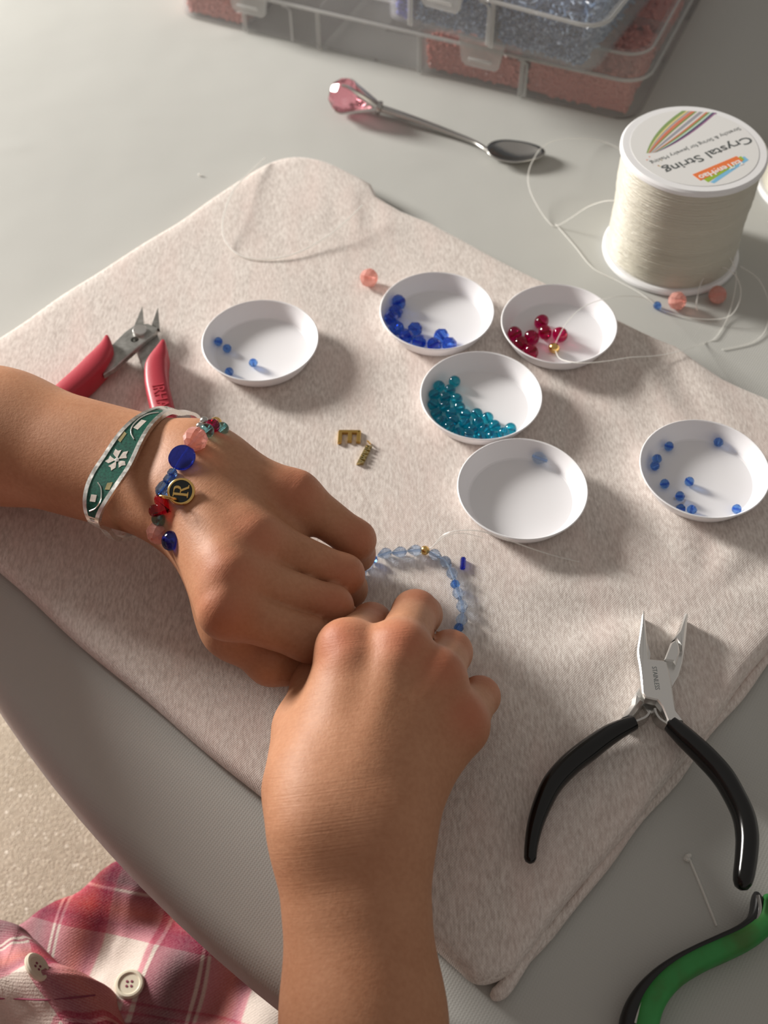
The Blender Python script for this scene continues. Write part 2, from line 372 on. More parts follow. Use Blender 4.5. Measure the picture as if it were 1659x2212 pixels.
# ---------------------------------------------------------------- table and cloth
TC = np.array([294., 272.]); TR_ = 550.
tb = thing('table', 'round table under the fitted grey cloth', 'table', (*TC, -Z0))
mb = MB(); mb.lathe([(0, TZ-30), (TR_-8, TZ-30), (TR_-3, TZ-24), (TR_-3, TZ-8), (TR_-8, TZ-2.5), (0, TZ-2.5)], 128, (*TC, 0)); part(tb, 'tabletop', mb, 'dark_wood')
mb = MB(); mb.lathe([(0, -Z0+40), (60, -Z0+40), (45, -Z0+120), (38, -500), (42, -200), (90, TZ-45), (90, TZ-30), (0, TZ-30)], 40, (*TC, 0)); part(tb, 'pedestal', mb, 'dark_wood')
mb = MB(); mb.lathe([(0, -Z0), (260, -Z0), (265, -Z0+15), (250, -Z0+28), (70, -Z0+45), (0, -Z0+45)], 48, (*TC, 0)); part(tb, 'base', mb, 'dark_wood')
mb = MB(); prof = [(0, TZ)] + [(r_, TZ) for r_ in (100, 200, 300, 400, 480, 520, TR_-9)]
for a in range(10, 91, 10): prof.append((TR_-9+9*math.sin(math.radians(a)), TZ-9+9*math.cos(math.radians(a))))
prof += [(TR_+.3, TZ-24), (TR_-1.5, TZ-36), (TR_-14, TZ-40), (TR_-30, TZ-39)]
mb.lathe(prof, 200, (*TC, 0)); mb.F = [f for f in mb.F if len(f) == 4]
solid('tablecloth', mb, 'grey_cloth', (*TC, TZ), 'fitted pale grey cloth stretched over the table', 'tablecloth', angle=None)

# ---------------------------------------------------------------- bead board
K = [np.array(p) for p in ((-41.5, 236.8), (203.2, 15.9), (28.7, -173.0), (-215.3, 44.6))]    # far, right, near, left
def rrect(K, rads, n=10, sub=34):
    out = []
    for i in range(4):
        p = K[i]; a = K[i-1]-p; b = K[(i+1) % 4]-p; la = np.linalg.norm(a); lb = np.linalg.norm(b); a /= la; b /= lb; r = rads[i]
        A = p+a*r; B = p+b*r
        cc = p+(a+b)*r; arc = []
        for j in range(n+1):
            t_ = j/n*math.pi/2; arc.append(cc - b*r*math.cos(t_) - a*r*math.sin(t_))
        out += arc
        nxt = K[(i+1) % 4]-b*rads[(i+1) % 4]
        for j in range(1, sub): out.append(B+(nxt-B)*j/sub)
    return np.array(out)
def px_of(p):
    v_ = np.array(p)-CAM; w_ = v_@_F; return W_PX/2+F_PX*(v_@_CR)/w_, H_PX/2-F_PX*(v_@_CU)/w_
OUT = rrect(K, (26, 22, 11, 24))
ctr = OUT.mean(0); nrm = np.roll(OUT, -1, 0)-np.roll(OUT, 1, 0); nrm = np.c_[-nrm[:, 1], nrm[:, 0]]; nrm /= np.linalg.norm(nrm, axis=1)[:, None]
if ((ctr-OUT[0])@nrm[0]) < 0: nrm = -nrm            # inward
e1 = (K[1]-K[0])/np.linalg.norm(K[1]-K[0]); e2 = (K[0]-K[3])/np.linalg.norm(K[0]-K[3])
inn = np.zeros(len(OUT))
for i, p in enumerate(OUT):
    if (p-K[0])@e2 > -3:                                   # far right edge: bunched fabric
        x, y = px_of((*p, 0)); inn[i] = np.interp(x, [650, 800, 812, 832, 930, 945, 965, 1200, 1440, 1475, 1500, 1560, 1640, 1700], [0, 0, 1.0, 6.5, 4.8, 3.4, 4.2, 2.2, .6, 0, 2.2, 3.6, 1.6, 0])
    inn[i] += .5*math.sin(i*.31)+.35*math.sin(i*.83+1)
def wrinkle(x, y):
    z = 0.
    q = J(1500, 1300, 0); dx, dy = x-q[0], y-q[1]; rr = math.hypot(dx, dy); an = math.atan2(dy, dx)
    z += .9*math.sin(an*9+.4)*math.exp(-((rr-38)/26)**2)
    q2 = J(1480, 800, 0); dx, dy = x-q2[0], y-q2[1]; z += 1.1*math.sin((dx*.8+dy*.25)*.35)*math.exp(-(dx*dx+dy*dy)/900.)
    q3 = J(815, 450, 0); dx, dy = x-q3[0], y-q3[1]; z += .9*math.sin((dx)*.4)*math.exp(-(dx*dx+dy*dy)/300.)
    z += .35*math.sin(x*.045+y*.03)*math.sin(y*.05-x*.02+1.)+.16*math.sin((x*.68+y*.73)*.22)*math.sin((x*.73-y*.68)*.05+.6)
    return z
mb = MB(); n = len(OUT); rings = []
for ins, z in ((5, -9.9), (1.4, -9.8), (.2, -8.6), (-.5, -6), (-.3, -3.6), (.3, -1.9), (1.4, -.7), (3.2, -.15), (7.5, -.05)):
    Rg = OUT+nrm*(ins+inn)[:, None]; rings.append([(q[0], q[1], z+(.5*wrinkle(*q) if z > -4 else 0)) for q in Rg])
inner = OUT+nrm*(7.5+inn)[:, None]
for k in range(1, 44):
    t_ = k/44; Rg = inner+(ctr-inner)*t_; rings.append([(q[0], q[1], wrinkle(*q)*(.6+.4*min(1, t_*6))) for q in Rg])
vs = [p for r_ in rings for p in r_]; fs = [tuple(range(n))[::-1]]
for i in range(len(rings)-1):
    for j in range(n): fs.append((i*n+j, i*n+(j+1) % n, (i+1)*n+(j+1) % n, (i+1)*n+j))
fs.append(tuple((len(rings)-1)*n+j for j in range(n))); mb.add(vs, fs)
bo = thing('bead_board', 'large cream padded fabric bead board lying on the grey cloth', 'bead board', (*ctr, TZ))
part(bo, 'pad', mb, 'cream_fabric', angle=None)
# turned hem along the near right side with its folded corner
hp = []
for s_ in np.linspace(0, 1, 60):
    p = K[1]+(K[2]-K[1])*(.03+.935*s_); off = -1.2+.8*math.sin(s_*23)+.5*math.sin(s_*61)
    hp.append((*(p-e1*off*0-np.array([e1[0], e1[1]])*(-.6-.35*math.sin(s_*31))), TZ+2.3+.5*math.sin(s_*17)))
mb = MB(); mb.tube(hp, [(2.1+.35*math.sin(i*.7))*min(1, (60-i)/5)**.6 for i in range(60)], 10, flat=.95); part(bo, 'hem', mb, 'cream_fabric')
kp = K[2]; ccp = np.array([kp[0]+.5, kp[1]-.5])
mb = MB(); path = [(*(ccp+e2*26-e1*1.0), -6.2), (*(ccp+e2*14-e1*.5), -6.6), (*(ccp+e2*5), -7), (*(ccp+e2*2.0-e1*.6), -7.4), (*(ccp+e2*.2-e1*1.4), -7.8)]
mb.tube(smooth_path(path, 6), [(1.5+(.8*math.sin(i/24*math.pi)))*min(1, (25.2-i)/6)**.5 for i in range(25)], 12, flat=.9); part(bo, 'corner_fold', mb, 'cream_fabric')

# ---------------------------------------------------------------- person: signed distance body
class Grid:
    def __init__(s, lo, hi, h):
        s.lo = np.array(lo, np.float32); s.h = h; s.n = np.ceil((np.array(hi)-np.array(lo))/h).astype(int)+1
        s.f = np.full(s.n, 60., np.float32)
    def sub(s, pts, pad):
        P = np.array(pts); a = np.floor((P.min(0)-pad-s.lo)/s.h).astype(int); b = np.ceil((P.max(0)+pad-s.lo)/s.h).astype(int)+1
        a = np.clip(a, 0, s.n); b = np.clip(b, 0, s.n); sl = tuple(slice(int(i), int(j)) for i, j in zip(a, b))
        g = np.meshgrid(*[s.lo[i]+s.h*np.arange(a[i], b[i], dtype=np.float32) for i in range(3)], indexing='ij')
        return sl, np.stack(g, -1)
def cone(X, a, b, ra, rb):
    a = np.array(a, np.float32); b = np.array(b, np.float32); ba = b-a; L = float(ba@ba)+1e-6
    pa = X-a; t_ = np.clip((pa@ba)/L, 0, 1); d = pa-t_[..., None]*ba
    return np.sqrt((d*d).sum(-1))-(ra+(rb-ra)*t_)
def smin(a, b, k):
    h_ = np.maximum(k-np.abs(a-b), 0)/k; return np.minimum(a, b)-h_*h_*k*.25
def nets(f, lo, h):
    ins = f < 0; nx, ny, nz = f.shape
    offs = [(i, j, k) for i in (0, 1) for j in (0, 1) for k in (0, 1)]
    cnt = sum(ins[i:nx-1+i, j:ny-1+j, k:nz-1+k].astype(np.int8) for i, j, k in offs)
    act = np.argwhere((cnt > 0) & (cnt < 8)); ids = np.full(cnt.shape, -1, np.int64); ids[tuple(act.T)] = np.arange(len(act))
    vals = np.stack([f[act[:, 0]+i, act[:, 1]+j, act[:, 2]+k] for i, j, k in offs], 1)
    acc = np.zeros((len(act), 3)); c = np.zeros(len(act))
    for p in range(8):
        for q in range(p+1, 8):
            op, oq = np.array(offs[p]), np.array(offs[q])
            if np.abs(op-oq).sum() != 1: continue
            vp, vq = vals[:, p], vals[:, q]; mk = (vp < 0) != (vq < 0)
            t_ = vp/(vp-vq+1e-12); acc[mk] += op+(t_[mk])[:, None]*(oq-op); c[mk] += 1
    V = (act+acc/c[:, None])*h+lo; Q = []
    for ax in range(3):
        u, w_ = [i for i in range(3) if i != ax]
        sl0 = [slice(None)]*3; sl1 = [slice(None)]*3; sl0[ax] = slice(0, -1); sl1[ax] = slice(1, None)
        a, b = ins[tuple(sl0)], ins[tuple(sl1)]; E_ = np.argwhere(a != b)
        E_ = E_[(E_[:, u] > 0) & (E_[:, w_] > 0) & (E_[:, u] < f.shape[u]-1) & (E_[:, w_] < f.shape[w_]-1)]
        du = np.zeros(3, int); du[u] = 1; dw = np.zeros(3, int); dw[w_] = 1
        q = [ids[tuple((E_-o_).T)] for o_ in (du*0, du, du+dw, dw)]
        fl = a[tuple(E_.T)] ^ (ax == 1); q = np.stack(q, 1); q[~fl] = q[~fl][:, ::-1]; Q.append(q)
    return V, np.concatenate(Q)
def build_limb(lo, hi, h, palm, fingers, kp=9., kf=3.6):
    g = Grid(lo, hi, h)
    for a, b, ra, rb, k in palm:
        sl, X = g.sub([a, b], max(ra, rb)+k+8)
        g.f[sl] = smin(g.f[sl], cone(X, a, b, ra, rb), k)
    out = g.f.copy()
    for fg in fingers:
        pts = [p for p, r_ in fg]; sl, X = g.sub(pts, 22); d = None
        for (p, r_), (q, s_) in zip(fg[:-1], fg[1:]):
            c_ = cone(X, p, q, r_, s_); d = c_ if d is None else smin(d, c_, 3.)
        out[sl] = np.minimum(out[sl], smin(g.f[sl], d, kf))
    return nets(out, g.lo, g.h)

def pr(a, b, ra, rb, k=9.): return (J(*a), J(*b), ra, rb, k)
def fchain(*q): return [(J(*p[:3]), p[3]) for p in q]
# right hand and forearm
R_elb = J(785, 2212, 11); R_w = J(759, 1790, 33); R_dir = (R_elb-R_w)/np.linalg.norm(R_elb-R_w)
R_out = R_elb+R_dir*95+np.array([-8, 0, -6.]); R_sho = np.array([-85., -345., 165.])
palmR = [pr((703, 1795, 33), (766, 2212, 12), 14.2, 17.2), pr((817, 1795, 33), (808, 2212, 12), 14.2, 17.2),
         (R_elb, R_out, 19., 27., 14.), (R_out, R_sho, 27., 33., 16.),
         pr((703, 1795, 33), (690, 1700, 33), 14.2, 13), pr((817, 1795, 33), (832, 1715, 32), 14.2, 12.5),
         pr((700, 1715, 33), (750, 1408, 41), 13, 9.0, 10), pr((745, 1715, 35), (860, 1412, 43), 13, 9.2, 10),
         pr((795, 1715, 34), (938, 1474, 39.5), 13, 8.8, 10), pr((845, 1720, 31), (990, 1570, 32.5), 12, 8.4, 10),
         pr((720, 1600, 24), (905, 1570, 23), 13, 13, 12), pr((770, 1500, 27), (900, 1520, 26), 10, 10, 12),
         pr((672, 1700, 25), (668, 1575, 21), 12.5, 10.5, 10),
         pr((744, 1390, 45.5), (755, 1420, 46.5), 4.6, 3.4, 7), pr((866, 1396, 48), (857, 1426, 48.5), 4.8, 3.4, 7),
         pr((948, 1457, 43.8), (932, 1482, 44), 4.6, 3.2, 7), pr((1000, 1562, 36), (982, 1580, 36.5), 4.0, 3.0, 7),
         pr((857, 1426, 47.5), (790, 1660, 44), 3.2, 2.6, 8), pr((930, 1486, 43), (818, 1680, 42), 3.0, 2.6, 8), pr((757, 1420, 45.5), (735, 1640, 42), 3.0, 2.6, 8)]
fingR = [fchain((750, 1405, 41, 9.0), (802, 1348, 21, 6.6), (778, 1366, 9, 6.2), (742, 1398, 7, 5.4)),
         fchain((862, 1408, 43.5, 9.0), (897, 1325, 25, 7.3), (912, 1328, 9.5, 6.4), (905, 1350, 6.3, 5.6)),
         fchain((940, 1470, 39.5, 8.6), (972, 1409, 24, 6.7), (970, 1412, 9, 6.0), (955, 1432, 6, 5.2)),
         fchain((992, 1566, 32.5, 8.2), (1036, 1505, 20, 6.0), (1030, 1515, 8, 5.4), (1005, 1530, 5.6, 4.8)),
         fchain((668, 1575, 21, 10.5), (690, 1475, 15, 8.6), (738, 1412, 8.5, 7.0), (752, 1400, 7.5, 6.0))]
allp = np.array([p for q in palmR for p in q[:2]]+[p for f in fingR for p, r_ in f])
loR = np.array([allp[:, 0].min()-30, -330., -8.]); hiR = np.array([80., 30., 62.])
loR[0] = -70
VR, QR = build_limb(loR, hiR, .95, [q for q in palmR if q[1][1] > -330 or True], fingR)
# left hand and forearm
L_far = J(0, 942, 29); L_w = J(405, 1048, 38); L_dir = (L_far-L_w)/np.linalg.norm(L_far-L_w)
L_elb = L_far+L_dir*95; L_sho = np.array([-312., -95., 180.])
palmL = [pr((418, 1008, 38), (0, 930, 30), 14.0, 19.6), pr((392, 1090, 36), (0, 956, 30), 14.0, 19.6),
         (L_far, L_elb, 21.5, 27., 14.),
         pr((418, 1008, 38), (455, 1022, 39), 14, 12.5), pr((392, 1090, 36), (432, 1110, 38), 14, 12.),
         pr((448, 1015, 38), (636, 1078, 36), 12, 9.2, 10), pr((438, 1040, 40), (552, 1168, 43.5), 12, 9.4, 10),
         pr((432, 1065, 40), (503, 1242, 45.5), 12, 9.5, 10), pr((430, 1095, 38), (492, 1318, 42), 11.5, 9.3, 10),
         pr((480, 1130, 27), (560, 1220, 30), 12, 11, 12), pr((520, 1290, 26), (600, 1200, 26), 10, 9, 12),
         pr((450, 1160, 27), (512, 1355, 21), 12, 10.0, 10), pr((512, 1340, 24), (540, 1300, 30), 9.5, 9.5, 10),
         pr((640, 1066, 40), (620, 1058, 41), 4.4, 3.2, 7), pr((550, 1160, 48), (532, 1142, 48), 4.6, 3.4, 7),
         pr((498, 1236, 50), (488, 1214, 50), 4.6, 3.4, 7), pr((486, 1310, 46), (478, 1290, 46), 4.4, 3.2, 7),
         pr((532, 1142, 47), (465, 1060, 46), 3.0, 2.6, 8), pr((488, 1214, 49), (450, 1090, 46), 3.0, 2.6, 8), pr((620, 1058, 40), (500, 1030, 43), 2.8, 2.4, 8)]
fingL = [fchain((638, 1072, 36, 8.0), (768, 1166, 26, 6.5), (770, 1196, 11, 6.2), (738, 1222, 6.5, 5.2)),
         fchain((552, 1165, 43.5, 8.0), (743, 1241, 30, 6.3), (750, 1272, 13, 6.5), (712, 1298, 7, 5.4)),
         fchain((502, 1240, 45.5, 8.0), (716, 1309, 31, 6.5), (734, 1345, 15, 6.6), (708, 1390, 9, 5.6)),
         fchain((492, 1318, 42, 8.0), (662, 1378, 31, 7.0), (722, 1412, 17, 6.8), (748, 1425, 9, 5.6)),
         fchain((512, 1352, 21, 10.), (588, 1422, 18, 8.6), (680, 1438, 11, 7.2), (715, 1425, 9, 6.2))]
allp = np.array([p for q in palmL for p in q[:2]]+[p for f in fingL for p, r_ in f])
VL, QL = build_limb((-262., -100., -8.), (12., 90., 66.), .95, palmL, fingL)
# torso, upper arms and thighs, coarse, out of the frame or under the shirt
g = Grid((-460, -620, -300), (140, 120, 330), 7.)
tc = np.array([-205., -300.]); fw = np.array([.55, .835])
for a, b, ra, rb, k in [((*(tc-fw*10), -185), (-200, -245, 80), 76, 80, 30), ((-260, -275, -195), (-150, -325, -195), 66, 66, 40),
                        (L_elb, L_sho, 27, 36, 14), (R_out, R_sho, 27, 36, 14), (L_sho, (-205, -235, 140), 42, 60, 40), (R_sho, (-205, -235, 140), 42, 60, 40),
                        ((-205, -235, 165), (-195, -205, 240), 38, 34, 30),
                        ((-215, -300, -208), (-75, -95, -212), 54, 46, 25), ((-120, -340, -208), (20, -150, -212), 54, 46, 25)]:
    sl, X = g.sub([a, b], max(ra, rb)+k+20); g.f[sl] = smin(g.f[sl], cone(X, a, b, ra, rb), k)
VT, QT = nets(g.f, g.lo, g.h)
off1, off2 = len(VL), len(VL)+len(VR)
BV = np.concatenate([VL, VR, VT]); BQ = np.concatenate([QL, QR+off1, QT+off2])
pe = thing('person', 'child in a pink plaid shirt threading beads with both hands', 'person', (-205, -300, -270))
mbb = MB(); mbb.V = BV.tolist(); mbb.F = [tuple(q) for q in BQ.tolist()]
me = mesh_from('body', mbb, ORG[pe.name], True, None, clean=False); me.materials.append(M['skin'])
red = np.zeros(len(BV)); cre = np.zeros(len(BV)); alo = np.zeros(len(BV))
Nloc = BV
def blob(arr, p, s_, amt, rng):
    d2 = ((BV[rng]-np.array(p))**2).sum(1); arr[rng] = np.maximum(arr[rng], amt*np.exp(-d2/(s_*s_)))
rL = slice(0, off1); rR = slice(off1, off2)
for x, y, z in ((738, 1386, 50), (870, 1386, 52), (955, 1442, 48), (1010, 1545, 40)):
    blob(red, J(x, y, z), 8.5, .75, rR); blob(cre, J(x, y, z), 7.5, .9, rR)
for x, y, z in ((645, 1055, 44), (548, 1158, 52), (495, 1232, 54), (480, 1310, 50)): blob(red, J(x, y, z), 9, .6, rL); blob(cre, J(x, y, z), 8, .6, rL)
for x, y, z in ((800, 1335, 27), (908, 1300, 31), (978, 1390, 29), (1040, 1485, 22)): blob(red, J(x, y, z), 7, .55, rR); blob(cre, J(x, y, z), 6, .8, rR)
for x, y, z in ((778, 1160, 32), (752, 1235, 36), (725, 1300, 37)): blob(red, J(x, y, z), 8, .5, rL); blob(cre, J(x, y, z), 6, .6, rL)
for x, y, z, s_ in ((690, 1790, 47, 24), (650, 1760, 40, 22), (760, 1800, 48, 22), (640, 1650, 40, 22)): blob(cre, J(x, y, z), s_, .9, rR)
for x, y, z in ((440, 1080, 52), (480, 1000, 48)): blob(cre, J(x, y, z), 16, .5, rL)
alo[rR] = ((BV[rR]-R_w)@R_dir)*1.9; hd = J(700, 1280, 30)-L_w; hd /= np.linalg.norm(hd); alo[rL] = ((BV[rL]-L_w)@hd)*1.9
for nm, arr in (('red', red), ('crease', cre), ('along', alo)):
    a_ = me.attributes.new(nm, 'FLOAT', 'POINT'); a_.data.foreach_set('value', arr.astype(np.float32))
body = bpy.data.objects.new('body', me); COL.objects.link(body); body.parent = pe; ORG[body.name] = ORG[pe.name]
bvhL = BVHTree.FromPolygons(VL.tolist(), QL.tolist())
def on_skin(x, y, lift):
    """where the pixel's ray meets the left wrist, lifted off the skin"""
    r_ = ray(x, y); h_ = bvhL.ray_cast(Vector(CAM), Vector(r_))
    if h_[0] is None: return None, None
    n_ = np.array(h_[1]); n_ = n_ if n_@r_ < 0 else -n_
    return np.array(h_[0])+n_*lift, n_

# shirt: torso shell, sleeves and the cloth lying in the lap
def fold_noise(x, y): return math.sin(x*.055+1.3*math.sin(y*.03))*math.cos(y*.047+.8*math.sin(x*.041))
g = Grid((-480, -640, -290), (140, 60, 260), 7.)
for a, b, ra, rb, k in [((*(tc-fw*8), -190), (-200, -243, 80), 92, 92, 30), ((-275, -268, -190), (-135, -332, -190), 88, 88, 40),
                        (L_sho*.62+L_elb*.38, L_sho, 35, 42, 14), (R_sho*.65+R_out*.35, R_sho, 42, 48, 14), (L_sho, (-205, -235, 140), 52, 70, 40), (R_sho, (-205, -235, 140), 52, 70, 40)]:
    sl, X = g.sub([a, b], max(ra, rb)+k+20); g.f[sl] = smin(g.f[sl], cone(X, a, b, ra, rb), k)
VS, QS = nets(g.f, g.lo, g.h)
sh = MB(); sh.V = VS.tolist(); sh.F = [tuple(q) for q in QS.tolist()]
LAPZ = -135.
seam = [J(x, y, LAPZ)[:2] for x, y in ((-420, 2020), (-120, 1985), (0, 1962), (60, 1925), (150, 1895), (190, 1862), (232, 1832), (330, 1770), (520, 1700))]
roll_poly = [J(x, y, LAPZ+20)[:2] for x, y in ((-300, 1930), (0, 1985), (60, 2018), (128, 2082), (200, 2112), (232, 2150), (225, 2330), (-300, 2500))]
def pdist(p, poly):
    """signed distance to a closed polygon, positive inside"""
    best = 1e9; ins = False; k = len(poly)
    for i in range(k):
        a = poly[i]; b = poly[(i+1) % k]; ab = b-a; t_ = max(0, min(1, ((p-a)@ab)/(ab@ab+1e-9))); best = min(best, np.linalg.norm(p-a-ab*t_))
        if ((a[1] > p[1]) != (b[1] > p[1])) and p[0] < (b[0]-a[0])*(p[1]-a[1])/(b[1]-a[1]+1e-12)+a[0]: ins = not ins
    return best if ins else -best
lap_poly = seam + [np.array([60., 20.]), np.array([90., -300.]), np.array([-330., -420.])]
def sstep(a, b, x): t_ = max(0., min(1., (x-a)/(b-a))); return t_*t_*(3-2*t_)
plk_a, plk_b = J(330, 1925, LAPZ)[:2], J(262, 2130, LAPZ)[:2]; plk_d = (plk_b-plk_a)/np.linalg.norm(plk_b-plk_a); plk_n = np.array([-plk_d[1], plk_d[0]])
def lap_z(p):
    z = LAPZ+6*fold_noise(p[0], p[1])+2.2*math.sin((p[0]*.6-p[1]*.8)*.16)+1.2*math.sin(p[0]*.21+p[1]*.13)
    d = pdist(p, lap_poly); z -= 120*(1-sstep(-14, 10, d))
    s_ = (p-plk_a)@plk_n; z += 1.6*sstep(9.5, 8.0, abs(s_))*(.8+.3*math.sin(((p-plk_a)@plk_d)*.35))
    r_ = math.hypot(p[0]-tc[0], p[1]-tc[1]); z += 90*sstep(150, 60, r_)
    return z
nx_, ny_ = 176, 176; lx, ly = np.linspace(-330, 95, nx_), np.linspace(-330, 5, ny_); k0 = len(sh.V); lapV = []
for yy in ly:
    for xx in lx: lapV.append((xx, yy, lap_z(np.array([xx, yy]))))
lapF = []
for i in range(ny_-1):
    for j in range(nx_-1):
        q = (i*nx_+j, i*nx_+j+1, (i+1)*nx_+j+1, (i+1)*nx_+j)
        if min(lapV[a][2] for a in q) > LAPZ-105: lapF.append(q)
sh.add(lapV, lapF)
me = mesh_from('shirt', sh, ORG[pe.name], True, None, clean=False); me.materials.append(M['plaid'])
uvl = me.uv_layers.new(name='UVMap'); U1 = J(300, 1885, LAPZ)[:2]; sd1 = plk_n; sd2 = plk_d
org2 = ORG[pe.name]; co = np.empty(len(me.vertices)*3); me.vertices.foreach_get('co', co); co = co.reshape(-1, 3)*1000+org2
rel = co[:, :2]-J(196, 1980, LAPZ)[:2]; per = 64.
uu = (rel@sd1 + co[:, 2]*.12)/per; vv_ = (rel@sd2 - co[:, 2]*.35)/per
uu = uu+.12; vv_ = vv_+.18
li = np.empty(len(me.loops), int); me.loops.foreach_get('vertex_index', li)
uvl.data.foreach_set('uv', np.c_[uu[li], vv_[li]].astype(np.float32).ravel())
shirt = bpy.data.objects.new('shirt', me); COL.objects.link(shirt); shirt.parent = pe; ORG[shirt.name] = ORG[pe.name]
tag(shirt, 'pink and white plaid flannel shirt')
so = shirt.modifiers.new('thick', 'SOLIDIFY'); so.thickness = .0008; so.offset = -1
ro = smooth_path([np.array([*p, 0.]) for p in roll_poly], 10, True); ro = np.array(ro)[:, :2]; rc = ro.mean(0)
RT = np.array([1.03, 1.045, 1.05, 1.04, 1.01, .96, .9, .83, .75, .66, .56, .45, .33, .2, .08]); RZ = [-3, 1, 6, 12, 18, 23, 26, 27, 28, 30, 32, 34, 36, 38, 39]
fo = MB(); nro = len(ro); vs = []
for k_, (t_, z_) in enumerate(zip(RT, RZ)):
    for p in ro:
        q = rc+(p-rc)*t_; w_ = min(1, max(0, k_-3)/4.)
        vs.append((q[0], q[1], LAPZ+z_+w_*(3.2*math.sin(q[0]*.16+q[1]*.07)+2.*math.sin(q[0]*.05-q[1]*.19+1)+1.1*math.sin(q[0]*.4+q[1]*.33))))
fo.add(vs, [(i*nro+j, i*nro+(j+1) % nro, (i+1)*nro+(j+1) % nro, (i+1)*nro+j) for i in range(len(RT)-1) for j in range(nro)]+[tuple((len(RT)-1)*nro+j for j in range(nro))])
fold = part(shirt, 'shirt_fold', fo, 'plaid', angle=None); fm = fold.data; ul = fm.uv_layers.new(name='UVMap')
co = np.empty(len(fm.vertices)*3); fm.vertices.foreach_get('co', co); co = co.reshape(-1, 3)*1000+org2; rel = co[:, :2]-J(60, 2050, LAPZ+30)[:2]
fu = (rel@sd1*.75+rel@sd2*.66+co[:, 2]*.5)/66+.62; fv = (rel@sd2*.75-rel@sd1*.66-co[:, 2]*.3)/66+.52
li = np.empty(len(fm.loops), int); fm.loops.foreach_get('vertex_index', li); ul.data.foreach_set('uv', np.c_[fu[li], fv[li]].astype(np.float32).ravel())
fbv = BVHTree.FromPolygons([v_ for v_ in vs], [f for f in fo.F])
def shirt_hit(x, y):
    h_ = fbv.ray_cast(Vector(CAM), Vector(ray(x, y)))
    if h_[0] is not None: n_ = np.array(h_[1]); return np.array(h_[0]), (n_ if n_[2] > 0 else -n_)
    for z in np.linspace(LAPZ+70, LAPZ-60, 521):
        p = J(x, y, z)
        if lap_z(p[:2]) >= z: break
    e = 1.5; nz = np.array([-(lap_z(p[:2]+[e, 0])-lap_z(p[:2]-[e, 0]))/(2*e), -(lap_z(p[:2]+[0, e])-lap_z(p[:2]-[0, e]))/(2*e), 1.]); return p, nz/np.linalg.norm(nz)
mb = MB(); mb.tube(smooth_path([sum(shirt_hit(x, y), np.zeros(3))-shirt_hit(x, y)[1]*.9 for x, y in ((-30, 2156), (40, 2158), (100, 2160), (150, 2156), (205, 2150))], 6), .35, 6); part(shirt, 'seam', mb, 'thread')
def button(x, y, tilt):
    p, nz = shirt_hit(x, y); nz = nz+np.array(tilt); nz /= np.linalg.norm(nz)
    A = frame(nz); mb = MB()
    mb.lathe([(0, 0), (5.0, 0), (5.7, .6), (5.8, 1.4), (5.2, 2.1), (4.4, 2.2), (3.8, 1.6), (0, 1.5)], 28, p-nz*.2, A); bt = part(shirt, 'button', mb, 'button')
    mb = MB()
    for a in range(4): mb.lathe([(0, 1.5), (.55, 1.5), (.5, 1.75), (0, 1.8)], 10, p-nz*.2+A@np.array([1.3*math.cos(a*1.571+.8), 1.3*math.sin(a*1.571+.8), 0]), A)
    part(shirt, 'button_thread', mb, 'thread')
button(76, 2092, (.9, -.1, -.1)); button(280, 2128, (.2, -.25, 0))

# ---------------------------------------------------------------- chair under the child
ch = thing('chair', 'cream leather chair seat under the table edge', 'chair', (-235, -215, -Z0))
mb = MB(); mb.box((-235, -190, -308), (560, 560, 76), None, 26); part(ch, 'seat', mb, 'cream_leather')
mb = MB(); A = frame((0, -1, .12)); mb.box((-235, -500, -40), (520, 470, 55), A, 20); part(ch, 'backrest', mb, 'cream_leather')
for sx_ in (-1, 1):
    for sy_ in (-1, 1):
        mb = MB(); mb.tube([(-235+sx_*235, -215+sy_*235, -Z0), (-235+sx_*230, -205+sy_*230, -335)], [13, 19], 12); part(ch, 'leg', mb, 'dark_wood')

# ---------------------------------------------------------------- dishes and their beads
DR, DB, DH = 24.4, 20.6, 7.6
mb = MB(); mb.lathe([(0, 0), (DB-1, 0), (DB, .5), (DR-.1, DH-.25), (DR, DH), (DR-.35, DH+.25), (DR-.75, DH), (DB-.5, 1.15), (DB-1.2, .8), (0, .8)], 96)
dish_me = mesh_from('dish', mb, (0, 0, 0), True, 22); dish_me.materials.append(M['dish_plastic'])
def rim_center(l, r, y): return .5*(J(l, y, DH)+J(r, y, DH))[:2]
D = {}
for nm, (cx_, cy_), lab in (('d1', (-50.3, 86.0), 'white plastic dish holding four small blue beads, beside the red-handled cutters'),
                      ('d2', (24.2, 102.0), 'white plastic dish holding large sapphire blue faceted beads'),
                      ('d3', (75.2, 92.6), 'white plastic dish holding ruby red beads and one gold bead'),
                      ('d4', (39.7, 52.2), 'white plastic dish holding a heap of teal glass beads'),
                      ('d5', (51.9, 4.2), 'nearly empty white plastic dish with one pale blue teardrop bead'),
                      ('d6', (121.5, 12.2), 'white plastic dish with ten scattered small blue beads, near the board edge')):
    o = bpy.data.objects.new('bead_dish', dish_me); COL.objects.link(o); o.location = wpos((cx_, cy_, .35)); tag(o, lab, 'dish', 'white bead dishes'); D[nm] = np.array([cx_, cy_])
def bead_mb(r, hole=.5, n=12, nv=6, el=1.0, pear=0.):
    """bead round its own hole along z"""
    a0 = math.asin(hole/r); prof = []
    for i in range(nv+1):
        a = a0+(math.pi-2*a0)*i/nv; z = -math.cos(a)*r*el; q = math.sin(a)*r
        if pear: q *= 1-pear*(z/(r*el))*.9 if z > 0 else 1
        prof.append((max(q, hole*1.05), z))
    prof += [(hole, prof[-1][1]*.98), (hole, prof[0][1]*.98)]
    mb = MB(); mb.lathe(prof, n, close=True); return mb
